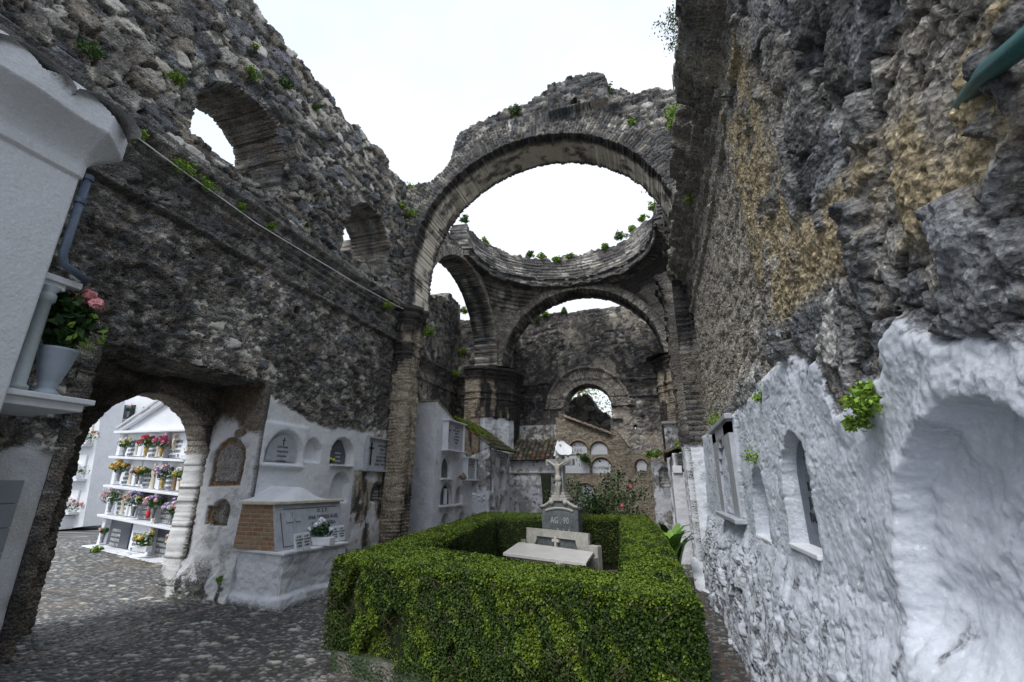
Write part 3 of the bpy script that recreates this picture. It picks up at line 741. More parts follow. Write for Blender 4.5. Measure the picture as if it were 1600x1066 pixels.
def archpoly(c, r, zb, zs, n=14, pointed=0):
    p = [(c-r, zb), (c+r, zb)]
    for i in range(n+1):
        a = pi*i/n; p.append((c+r*cos(a), zs+r*sin(a)*(1+pointed*sin(a)**3)))
    return p
def text(body, size, m, parent, loc, rot, name='inscription', align='CENTER', ext=.002, sx=1):
    cu = bpy.data.curves.new(name, 'FONT'); cu.body = body; cu.size = size; cu.align_x = align; cu.extrude = ext; cu.resolution_u = 2; cu.space_line = 1.1
    cu.offset = .0
    t = bpy.data.objects.new(name, cu); COL.objects.link(t); bpy.context.view_layer.update()
    dg = bpy.context.evaluated_depsgraph_get(); me = bpy.data.meshes.new_from_object(t.evaluated_get(dg)); bpy.data.objects.remove(t)
    me.name = name; me.materials.clear(); me.materials.append(m)
    o = bpy.data.objects.new(name, me); COL.objects.link(o); o.location = loc; o.rotation_euler = rot; o.scale = (sx, 1, 1)
    if parent: o.parent = parent
    return o
FX = (pi/2, 0, pi/2)      # lettering that faces +X
FY = (pi/2, 0, 0)         # lettering that faces -Y
FMX = (pi/2, 0, -pi/2)    # lettering that faces -X
M['marble'] = mat('grey marble', (.40, .42, .46), rough=.5, bump=.08, bscale=12, vary=.22, vscale=5)
M['slate'] = mat('dark slate', (.10, .11, .13), rough=.5, bump=.15, bscale=30, vary=.3)
M['black'] = mat('black lettering', (.02, .02, .022), rough=.6, bump=0)
M['pale'] = mat('pale lettering', (.62, .63, .64), rough=.7, bump=0)
M['gold'] = mat('brass', (.50, .36, .14), rough=.35, bump=.05, metal=.8)
M['silver'] = mat('pewter', (.32, .33, .35), rough=.4, bump=.05, metal=.6)
M['cream'] = mat('cream plaster', (.62, .56, .45), rough=.7, bump=.1)
M['bronze'] = mat('bronze figure', (.25, .16, .10), rough=.5, bump=.1)
M['greystone'] = mat('weathered concrete', (.40, .39, .36), rough=.85, bump=.3, bscale=30, vary=.3, vscale=6)
M['darkstone'] = mat('dark weathered marble', (.12, .135, .14), rough=.6, bump=.2, bscale=22, vary=.55, vscale=5)
M['leaf'] = mat('leaf', attr=True, bump=0, vary=.2, rough=.55, spec=.35)
M['pipe'] = mat('slate blue painted pipe', (.09, .12, .17), rough=.45, bump=.05)
M['pot'] = mat('blue grey ceramic', (.36, .42, .50), rough=.4, bump=.06, bscale=8, vary=.15)
M['teal'] = mat('green painted pipe', (.03, .12, .12), rough=.4, bump=.08)
M['tilegrey'] = mat('grey glazed tile', (.34, .37, .41), rough=.45, bump=.04, vary=.06)
M['red'] = mat('red wax', (.6, .03, .03), rough=.5, bump=0)
M['cable'] = mat('white cable', (.7, .7, .7), rough=.6, bump=0)
M['glass'] = mat('dark glass', (.06, .08, .11), rough=.12, bump=0, spec=.6)
M['trunk'] = mat('bark', (.10, .08, .06), rough=.9, bump=.4)

# ------------------------------------------------------------------ foliage
def cards(g, P, size, colA, colB, N=None, tilt=.7, asp=.55, seed=0):
    """leaf-shaped folded quads at points P (n,3)"""
    r = np.random.default_rng(seed); n = len(P)
    d = r.normal(size=(n, 3))
    if N is not None: d = d*tilt+N
    d /= np.linalg.norm(d, axis=1, keepdims=True)+1e-9
    a = np.cross(d, r.normal(size=(n, 3))); a /= np.linalg.norm(a, axis=1, keepdims=True)+1e-9
    b = np.cross(d, a); sz = size*r.uniform(.6, 1.35, (n, 1))
    v0 = P-a*sz*.5; v2 = P+a*sz*.5; v1 = P+b*sz*.5*asp+d*sz*.12; v3 = P-b*sz*.5*asp+d*sz*.12
    V = np.stack([v0, v1, v2, v3], 1).reshape(-1, 3)
    t = r.random((n, 1)); C = np.array(colA)*(1-t)+np.array(colB)*t; C = C*r.uniform(.75, 1.25, (n, 1))
    g.add(V, np.arange(4*n).reshape(n, 4), np.repeat(C, 4, 0))
def tuft(x, y, z, r, label, n=90, seed=0, col=((.06, .13, .02), (.16, .28, .04)), lf=.05, hang=0, cat='weed', name='wall_weed', group='weeds rooted in the ruined masonry'):
    rg = np.random.default_rng(seed); g = Geo()
    n = n*3; k = max(3, n//40); cen = rg.normal(size=(k, 3))*r*.36; cen[:, 2] = np.abs(cen[:, 2])-hang*r*rg.random(k)
    P = cen[rg.integers(0, k, n)]+rg.normal(size=(n, 3))*r*.17
    P += np.array([x, y, z+r*.3])
    cards(g, P, lf, col[0], col[1], seed=seed)
    o = g.build(name, M['leaf'], smooth=False)
    return tag(o, label, cat, group)

# ------------------------------------------------------------------ ground
def ground():
    g = Geo()
    xs = np.concatenate([np.linspace(-70, -19, 18), np.arange(-18, -7.6, .04), np.arange(-7.6, 1.3, .0145), np.linspace(1.4, 60, 16)])
    ys = [1.4]
    while ys[-1] < 12: ys.append(ys[-1]+.0038*ys[-1])
    ys = np.concatenate([np.linspace(-30, 1.2, 20), ys, np.arange(12.1, 20, .12), np.linspace(21, 120, 24)])
    X, Y = np.meshgrid(xs, ys, indexing='ij')
    wx = X+.03*(fbm(X*5, Y*5, 401)-.5); wy = Y+.03*(fbm(X*5, Y*5, 402)-.5)
    a = .25; U = wx*cos(a)+wy*sin(a); V = -wx*sin(a)+wy*cos(a)
    f1, e, r, r2, dx, dy = worley(U/.062, V/.028, 403, .85)
    m = sst(.10, .32, e)*(r > .42)
    f1b, eb, rb, r2b, dxb, dyb = worley(U/.15+7, V/.075, 404, .8)
    mb = sst(.12, .4, eb)*(rb > .965); 
    near = ((X > -17) & (X < 1.35) & (Y > 1.3) & (Y < 12)).astype(float)
    Z = near*(m*.016*(.5+.5*r2)*(1-mb)+mb*.02+.03*(fbm(X*1.2, Y*1.2, 405)-.5)+.006*(fbm(X*30, Y*30, 406)-.5))
    pal = np.array([[.15, .15, .145], [.25, .25, .24], [.10, .105, .11], [.36, .35, .33], [.08, .09, .105], [.13, .13, .125]])
    c = pal[(r2*5.99).astype(int)]*m[..., None]*1.0+np.array((.055, .052, .047))*(1-m[..., None])
    cb = np.array((.46, .43, .38)); c = c*(1-mb[..., None])+cb*mb[..., None]
    wet = sst(.50, .62, fbm(X*.5+3, Y*.9, 407, 4))*sst(-7.2, -6.2, X)*.5
    c = c*(1-.6*wet[..., None])
    c = mixc(c, (.13, .105, .075), .5*sst(.52, .68, fbm(X*1.1, Y*1.3, 408, 5)))
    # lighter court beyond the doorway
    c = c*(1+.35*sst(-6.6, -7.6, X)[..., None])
    # moss against the wall feet
    # lines of bricks and drains laid across the cobbles
    def line(c, x0, y0, x1, y1, w, colr, k):
        L = math.hypot(x1-x0, y1-y0); ux, uy = (x1-x0)/L, (y1-y0)/L
        t = (X-x0)*ux+(Y-y0)*uy; d = np.abs(-(X-x0)*uy+(Y-y0)*ux+.02*(fbm(t*4, t*0, 410)-.5))
        mm = ((t > 0) & (t < L))*sst(w, w*.6, d)*k; return mixc(c, colr, mm*(1-.3*m))
    c = line(c, -6.05, 3.35, -6.0, 5.9, .05, (.30, .22, .16), .5)
    c = line(c, -9.5, 5.5, -4.6, 4.9, .06, (.05, .05, .05), .8)
    c = line(c, .42, 3.2, .46, 9.4, .025, (.11, .07, .05), .7)
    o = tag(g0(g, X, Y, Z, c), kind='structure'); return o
def g0(g, X, Y, Z, c):
    g.grid(np.stack([X, Y, Z], -1), c); return g.build('ground', M['ground'])
M['ground'] = mat('pebbled ground', attr=True, bump=.5, bscale=60, vary=.35, rough=.55, spec=.35, bdist=.008)
ground()

# ------------------------------------------------------------------ recess with the doorway in the left wall
def doorway():
    root = thing('doorway_wall', 'thick doorway wall inside the dark recess of the left wall, round arched opening to the grave court', 'wall')
    def sdf(S, Z): return sd_arch(S, Z, 4.92, .87, 2.04, -1)+.025*(fbm(S*8, Z*8, 421)-.5)*2
    def hf(S, Z):
        h, t, m_ = rubble(S, Z, 422, .2, .1, .4); return h*.05+.05*fbm(S*2, Z*2, 423)
    def cf(S, Z):
        h, t, m_ = rubble(S, Z, 422, .2, .1, .4); c = mixc(tint(t, m_, (.15, .125, .10)), (.20, .165, .12), .6*np.ones_like(S))
        return mixc(c, (.05, .048, .045), .75*sst(.42, .6, fbm(S*1.5, Z*1.5, 424, 5)))
    def rev(S, Z, d):
        hb, tb, mb = bricks(d, S*.3+Z, 425, .2, .065); w = sst(.03, -.03, Z-1.95-.15*np.sin(S*9))
        c = mixc(tint(tb, mb, (.25, .2, .15)), (.48, .42, .34), .5*np.ones(S.shape)); c = mixc(c, (.72, .72, .72), w*.9)
        c = mixc(c, (.09, .09, .08), sst(.55, .2, Z)*.7*sst(.35, .55, fbm(Z*6, d*6, 426)))
        return hb*.014+.03*fbm(Z*5, d*4, 427, 4)+.005, c
    g = Geo(); sheet(g, straight(-7.0, 3.2, -7.0, 6.0, .022, 3.2), lin(0, 3.45, .022), hf, cf, sdf, thick=.36, K=8, rev=rev)
    g.build('wall_face', M['stone'], root)
    # east cheek of the recess: whitewashed, with a broken plaque niche and a round headed hollow
    def map_(px, py): p = W(px, py, 1, 5.82); return p.x, p.z
    n1 = map_(358, 722); n2 = map_(345, 802)
    def hf2(S, Z):
        X = S; w = .05*(fbm(X*3, Z*3, 431)-.5)+.015*(fbm(X*16, Z*16, 432)-.5)+.03
        pl = sd_arch(X, Z, n1[0], .235, n1[1]+.04, n1[1]-.30)
        w = w-.05*sst(.02, -.02, sd_arch(X, Z, n1[0], .30, n1[1]+.08, n1[1]-.36)+.05*(fbm(X*7, Z*7, 433)-.5))
        w = w+sst(.01, -.01, pl)*(.035+.05*(fbm(X*13, Z*13, 434, 5)-.5))
        hol = sd_arch(X, Z, n2[0], .165, n2[1]+.03, n2[1]-.18); w = w-.14*sst(.012, -.012, hol)
        chip = sd_box(X, Z, n2[0]-.26, n2[0]-.15, n2[1]-.16, n2[1]+.10)+.03*(fbm(X*10, Z*10, 435)-.5); w = w-.06*sst(.01, -.01, chip)
        lowb = sst(.7, .3, Z); w = w+lowb*(.12*fbm(X*4, Z*4, 436, 5))
        return w
    def cf2(S, Z):
        X = S; c = np.broadcast_to(np.array((.69, .70, .72)), S.shape+(3,)).copy()
        bare = sst(2.45, 2.6, Z+.3*(fbm(X*4, Z*4, 437)-.5)+.2*(X+6.4)); c = mixc(c, (.17, .14, .10), bare)
        c = mixc(c, (.30, .20, .12), sst(.02, -.01, sd_arch(X, Z, n1[0], .30, n1[1]+.08, n1[1]-.36)+.05*(fbm(X*7, Z*7, 433)-.5)))
        c = mixc(c, (.36, .33, .32), sst(.012, -.01, sd_arch(X, Z, n1[0], .235, n1[1]+.04, n1[1]-.30)))
        c = mixc(c, (.40, .31, .22), .85*sst(.01, -.01, sd_arch(X, Z, n2[0], .165, n2[1]+.03, n2[1]-.18)))
        c = mixc(c, (.32, .22, .13), sst(.01, -.01, sd_box(X, Z, n2[0]-.26, n2[0]-.15, n2[1]-.16, n2[1]+.10)+.03*(fbm(X*10, Z*10, 435)-.5)))
        px, pz = map_(378, 677); c = mixc(c, (.25, .17, .11), sst(.02, -.02, np.hypot((X-px)*.9, (Z-pz)*1.6)-.11+.08*(fbm(X*9, Z*9, 438)-.5)))
        px, pz = map_(400, 660); c = mixc(c, (.25, .17, .11), sst(.02, -.02, np.hypot((X-px)*1.5, (Z-pz)*.8)-.10+.08*(fbm(X*9, Z*9, 439)-.5)))
        d = sst(.75, .15, Z)*sst(.42, .55, fbm(X*6, Z*6, 440, 5)); c = mixc(c, (.06, .065, .05), .9*d)
        return mixc(c, (.35, .34, .31), .5*sst(.5, .66, fbm(X*5, Z*5, 441, 5)))
    g = Geo(); sheet(g, straight(-7.02, 5.84, -6.0, 5.84, .012, -7.02), lin(0, 3.25, .012), hf2, cf2, None, thick=.1, K=1)
    g.build('recess_cheek', M['stone'], root)
    g = Geo(); x, y, nx, ny, s = straight(-6.0, 3.36, -7.02, 3.36, .03, 6.0)
    sheet(g, (x, y, nx, ny, s), lin(0, 3.25, .03), hf, cf, None, thick=.1, K=1); g.build('recess_cheek', M['stone'], root)
    g = Geo(); xs = lin(-7.1, -6.0, .03); ys = lin(3.3, 5.95, .03); X, Y = np.meshgrid(xs, ys, indexing='ij')
    h, t, m_ = rubble(Y, X, 445, .35, .2, .5); c = mixc(tint(t, m_, (.1, .09, .07)), (.05, .048, .045), .5*np.ones_like(X))
    g.grid(np.stack([X, Y, 3.22-h*.08], -1), c, flip=True); g.build('recess_ceiling', M['stone'], root)
doorway()

# ------------------------------------------------------------------ plaques, tomb and lantern details on the left wall
def arch_plaque(px, py, c, r, zb, zs, dep, m, label, cross=True, lines=3, x=XL, group='arched memorial plaques in the left wall', pointed=0, mt='pale'):
    root = thing('memorial_plaque', label, 'plaque', group, loc=(x, c, zb))
    pb = PB(); pb.prism([(a-c, b-zb) for a, b in archpoly(c, r, zb, zs, pointed=pointed)], 0, -.03, .0); o = pb.done('slab', M[m], root, bevel=.004)
    H = zs+r-zb
    if cross:
        b = PB(); b.box((0, -.008, H*.60), (.012, .008, H*.90)); b.box((0, -.035, H*.77), (.012, .035, H*.80)); b.done('cross', M[mt], root)
    rr = random.Random(int(c*100))
    for i in range(lines):
        wd = ''.join(rr.choice('AEIOLNRSTMD ') for _ in range(int(r*34)))
        text(wd, .042, M[mt], root, (.002, 0, H*.50-i*.075), FX, sx=.9)
    return root
f = XL+.005
arch_plaque(0, 0, 6.42, .33, 1.99, 2.09, 0, 'marble', 'large pale arched marble plaque with an incised cross in a raised white surround', lines=4, x=f, mt='slate')
arch_plaque(0, 0, 7.98, .25, 2.02, 2.14, 0, 'slate', 'dark pointed arched plaque with a yellow flower, beside the framed tablet', cross=False, lines=3, x=f-.08, pointed=.35)
def sill(y0, y1, z, x=XL+.035, d=.07, label='', t=.035):
    o = PB().box((x, y0, z-t), (x+d, y1, z)).done('stone_sill', M['white'], None, bevel=.008); return tag(o, label, 'sill', 'sills under the wall niches')
sill(5.95, 6.90, 1.93, label='long white ledge under the large arched marble plaque')
sill(7.62, 8.34, 1.99, label='short white ledge under the dark pointed plaque')
def tablet():
    a = LW(566, 735); b = LW(608, 738); t = LW(566, 682); y0, y1 = a.y, b.y; z0, z1 = a.z, t.z
    root = thing('memorial_tablet', 'square grey framed tablet with black cross and black lettering on the left wall', 'tablet', loc=(XL+.04, (y0+y1)/2, z0))
    w = (y1-y0)/2; h = z1-z0
    PB().box((.0, -w, 0), (.02, w, h)).done('slab', M['marble'], root, bevel=.003)
    b = PB(); b.box((0, -w-.04, -.02), (.09, w+.04, .02)); b.box((0, -w-.04, h-.02), (.09, w+.04, h+.02)); b.box((0, -w-.04, .02), (.09, -w, h-.02)); b.box((0, w, .02), (.09, w+.04, h-.02)); b.done('frame', M['marble'], root, bevel=.005)
    c = PB(); c.box((.02, -w*.72, h*.16), (.04, -w*.72+.03, h*.86)); c.box((.02, -w*.72-.07, h*.66), (.04, -w*.72+.10, h*.70)); c.done('cross', M['black'], root)
    text('WENCESLAO\nPEREZ S.\n+ 21-9-1-98\nA LOS 74 AÑOS\nESPOSO E HIJOS\nJUAN Y ANTONIO', h*.105, M['black'], root, (.022, w*.20, h*.74), FX, sx=.95)
    # plaster block it is set in
tablet()
def lettered_niche():
    p = LW(588, 775, XL-.06); root = thing('memorial_plaque', 'small dark blue lettered plaque deep in the last low niche of the left wall', 'plaque', loc=(XL-.085, p.y, p.z-.2))
    PB().prism([(a, b) for a, b in archpoly(0, .19, 0, .22)], 0, -.02, .01).done('slab', M['slate'], root)
    text('ISABEL\nGALLEGO\nMORENO\n1899', .062, M['pale'], root, (.013, 0, .27), FX)
lettered_niche()

def sarcophagus():
    base = thing('tomb_base', 'low whitewashed masonry plinth against the left wall under the brick ended tomb', 'tomb base')
    def hf(S, Z):
        return .05*(fbm(S*3, Z*3, 451, 5)-.5)+.035*(fbm(S*9, Z*13, 452, 5)-.5)+.05*sst(.18, .12, Z+.03*np.sin(S*3))
    def cf(S, Z):
        c = np.broadcast_to(np.array((.69, .71, .76)), S.shape+(3,)).copy()
        return mixc(c, (.25, .25, .24), .7*sst(.10, .0, Z)+.25*sst(.55, .7, fbm(S*5, Z*5, 453, 5)))
    g = Geo(); sheet(g, polypath([(-6.1, 5.84), (-5.0, 5.62), (-5.0, 6.98), (-6.05, 6.98)], .016), lin(0, .69, .016), hf, cf, None, thick=.05, K=1); g.build('plinth', M['stone'], base)
    pm('top_slab', [(-6.1, 5.80, .68), (-4.97, 5.58, .68), (-4.97, 7.0, .68), (-6.1, 7.0, .68), (-6.1, 5.80, .715), (-4.97, 5.58, .715), (-4.97, 7.0, .715), (-6.1, 7.0, .715)], [(0,3,2,1),(4,5,6,7),(0,1,5,4),(1,2,6,5),(2,3,7,6),(3,0,4,7)], M['white'], base, bevel=.008)
    t = thing('sarcophagus', 'box tomb with bare brick end, leaning grey inscribed slab and curved white lid', 'tomb')
    x0, x1b, x1t, y0b, y1, z0, z1 = -6.04, -5.17, -5.36, 5.72, 7.18, .717, 1.33
    pm('core', [(x0, y0b+.02, z0), (x1b-.04, y0b-.04, z0), (x1b-.04, y1, z0), (x0, y1, z0), (x0, y0b+.06, z1), (x1t-.04, y0b+.0, z1), (x1t-.04, y1, z1), (x0, y1, z1)], [(0,3,2,1),(4,5,6,7),(0,1,5,4),(1,2,6,5),(2,3,7,6),(3,0,4,7)], M['brick'], t)
    pm('inscribed_slab', [(x1b-.04, y0b-.06, z0), (x1b, y0b-.06, z0), (x1b, y1, z0), (x1b-.04, y1, z0), (x1t-.04, y0b-.02, z1), (x1t, y0b-.02, z1), (x1t, y1, z1), (x1t-.04, y1, z1)], [(0,3,2,1),(4,5,6,7),(0,1,5,4),(1,2,6,5),(2,3,7,6),(3,0,4,7)], M['marble'], t, bevel=.004)
    ln = math.atan2(x1b-x1t, z1-z0)
    R = Matrix.Translation(((x1b+x1t)/2, 0, (z0+z1)/2)) @ Matrix.Rotation(-ln, 4, 'Y')
    b = PB(); b.box((.004, y0b+.30, -.22), (.016, y0b+.335, .20), R); b.box((.004, y0b+.17, .06), (.016, y0b+.465, .095), R); b.done('cross', M['marble'], t)
    b = PB(); b.box((.004, y0b+.06, -.27), (.010, y0b+.07, .2), R); b.box((.004, y0b+.06, -.28), (.010, y1-.1, -.27), R); b.box((.004, y0b+.12, .245), (.010, y1-.12, .255), R); b.done('border_line', M['slate'], t)
    for i, wd in enumerate(('D. E. P.', 'ANA TORRES RUIZ', 'MANUEL VERA', 'Y FAMILIA')):
        o = text(wd, .085, M['slate'], t, R @ Vector((.008, y0b+.98, .17-i*.10)), (0, 0, 0)); o.rotation_euler = (Matrix.Rotation(-ln, 3, 'Y') @ Matrix(((0, 0, 1), (1, 0, 0), (0, 1, 0)))).to_euler()
    # cornice and swept lid
    pm('cornice', [(x0, y0b-.02, z1), (x1t+.05, y0b-.08, z1), (x1t+.05, y1+.05, z1), (x0, y1+.05, z1), (x0, y0b-.02, z1+.045), (x1t+.05, y0b-.08, z1+.045), (x1t+.05, y1+.05, z1+.045), (x0, y1+.05, z1+.045)], [(0,3,2,1),(4,5,6,7),(0,1,5,4),(1,2,6,5),(2,3,7,6),(3,0,4,7)], M['cream'], t, bevel=.01)
    u = np.linspace(0, 1, 30)[:, None]; v = np.linspace(0, 1, 14)[None, :]
    Y = (y0b-.02)+(1.22)*u+0*v; Xx = x0+(x1t+.02-x0)*v+0*u
    hgt = .20*np.exp(-((u-.5)/.24)**2)*(1-.15*v)+.02*np.minimum(1, 8*np.minimum(u, 1-u)); hgt = hgt*np.minimum(1, 6*(1-v)+.0)
    g = Geo(); g.grid(np.stack([Xx, Y, z1+.045+hgt], -1), np.array((.7, .72, .76)), flip=True); g.build('lid', M['white'], t)
M['brick'] = mat('old brick', (.26, .15, .10), rough=.9, bump=.5, bscale=30, vary=.4)
def brickify(m):
    t = m.node_tree; N = t.nodes; L = t.links; b = N['Principled BSDF']; br = N.new('ShaderNodeTexBrick'); tc = N.new('ShaderNodeTexCoord'); mp = N.new('ShaderNodeMapping')
    mp.inputs['Rotation'].default_value = (pi/2, 0, 0); L.new(tc.outputs['Object'], mp.inputs[0]); L.new(mp.outputs[0], br.inputs[0])
    br.inputs['Color1'].default_value = (.30, .15, .09, 1); br.inputs['Color2'].default_value = (.36, .24, .15, 1); br.inputs['Mortar'].default_value = (.36, .31, .23, 1)
    br.inputs['Scale'].default_value = 1; br.inputs['Brick Width'].default_value = .22; br.inputs['Row Height'].default_value = .06; br.inputs['Mortar Size'].default_value = .012; br.inputs['Mortar Smooth'].default_value = .4
    n = N.new('ShaderNodeTexNoise'); n.inputs['Scale'].default_value = 14; n.inputs['Detail'].default_value = 6
    mx = N.new('ShaderNodeMixRGB'); mx.blend_type = 'MULTIPLY'; mx.inputs[0].default_value = .7; L.new(br.outputs[0], mx.inputs[1]); L.new(n.outputs['Fac'], mx.inputs[2])
    gm = N.new('ShaderNodeMixRGB'); gm.blend_type = 'MULTIPLY'; gm.inputs[0].default_value = 1; gm.inputs[2].default_value = (1.5, 1.5, 1.5, 1); L.new(mx.outputs[0], gm.inputs[1]); L.new(gm.outputs[0], b.inputs['Base Color'])
    bp = N.new('ShaderNodeBump'); bp.inputs['Distance'].default_value = .012; bp.invert = True; L.new(br.outputs['Fac'], bp.inputs['Height']); L.new(bp.outputs[0], b.inputs['Normal'])
brickify(M['brick'])
sarcophagus()
#@@OBJS2
def roof_tiles(root, y0, y1, p_low, p_high, along, name='roof', seed=0, moss=.3, nrow=6, pitch=.17, red=.15):
    """barrel tile roof: runs of half-round tiles from eave line p_low to ridge line p_high; 'along' = (start, end) points on the eave"""
    a = Vector(along[0]); b = Vector(along[1]); up = Vector(p_high)-Vector(p_low)
    L = (b-a).length; t = (b-a).normalized(); n = t.cross(up).normalized()
    if n.z < 0: n = -n
    cnt = max(2, int(L/pitch)); rg = random.Random(seed)
    g = Geo(); g.grid(np.array([[tuple(a), tuple(a+up)], [tuple(b), tuple(b+up)]]), np.array((.05, .045, .035)))
    col = []
    for i in range(cnt):
        for r in range(nrow):
            f0 = r/nrow-.03; f1 = (r+1)/nrow+.02; base = a+t*((i+.5)*L/cnt+rg.uniform(-.012, .012))
            lift0 = .018; c = rg.choice([(.11, .10, .08), (.17, .15, .12), (.07, .065, .06), (.24, .20, .15), (.13, .12, .10)])
            if rg.random() < red: c = (.30, .12, .07)
            if rg.random() < moss: c = (.08, .11, .03)
            P = []
            for k in range(7):
                th = pi*k/6; row = []
                for f, rad in ((f0, pitch*.52), (f1, pitch*.40)):
                    q = base+up*f+n*(sin(th)*rad*.75+(lift0 if f == f0 else 0))+t*(cos(th)*rad*1.0)+Vector((0, 0, rg.uniform(-.003, .003))); row.append(tuple(q))
                P.append(row)
            P = np.array(P); g.grid(P, np.array(c)); g.grid(P-np.array(n)*.014, np.array(c)*.7, flip=True)
    return g.build(name, M['stone'], root)

def niche_sheet(root, pts, z0, z1, niches, top=None, seed=500, name='wall', col=(.69, .71, .76), dirt=.35, res=.016, stone=0, lump=.03, s0=0, edgew=.012):
    """niches: (s, r, zs, zb, depth)"""
    path = polypath(pts, res); path = path[:4]+(path[4]+s0,)
    def hf(S, Z):
        d = lump*(fbm(S*3, Z*3, seed, 5)-.5)+.012*(fbm(S*15, Z*15, seed+1, 4)-.5)
        if stone: h, t, m_ = rubble(S, Z, seed+2, .22, .09, .3); d = d+h*.04*stone
        for (c, r, zs, zb, dep) in niches: d = d-dep*sst(edgew, -edgew, sd_arch(S, Z, c, r, zs, zb))
        return d
    def cf(S, Z):
        c = np.broadcast_to(np.array(col), S.shape+(3,)).copy()
        if stone:
            h, t, m_ = rubble(S, Z, seed+2, .22, .09, .3); c = c*(1-stone)+mixc(tint(t, m_, (.3, .24, .17)), (.46, .38, .28), .4*np.ones_like(S))*stone
        c = mixc(c, (.22, .20, .16), dirt*sst(.50, .62, fbm(S*4, Z*3, seed+3, 5)))
        c = mixc(c, (.07, .07, .06), min(.8, dirt*1.2)*sst(.66, .72, fbm(S*7, Z*7, seed+4, 5)))
        for (cc, r, zs, zb, dep) in niches: c = mixc(c, (.35, .33, .29), .45*sst(.0, -.02, sd_arch(S, Z, cc, r, zs, zb)))
        return c
    g = Geo(); sheet(g, path, lin(z0, z1, res), hf, cf, top, thick=.22, K=2, back=True); return g.build(name, M['stone'], root)

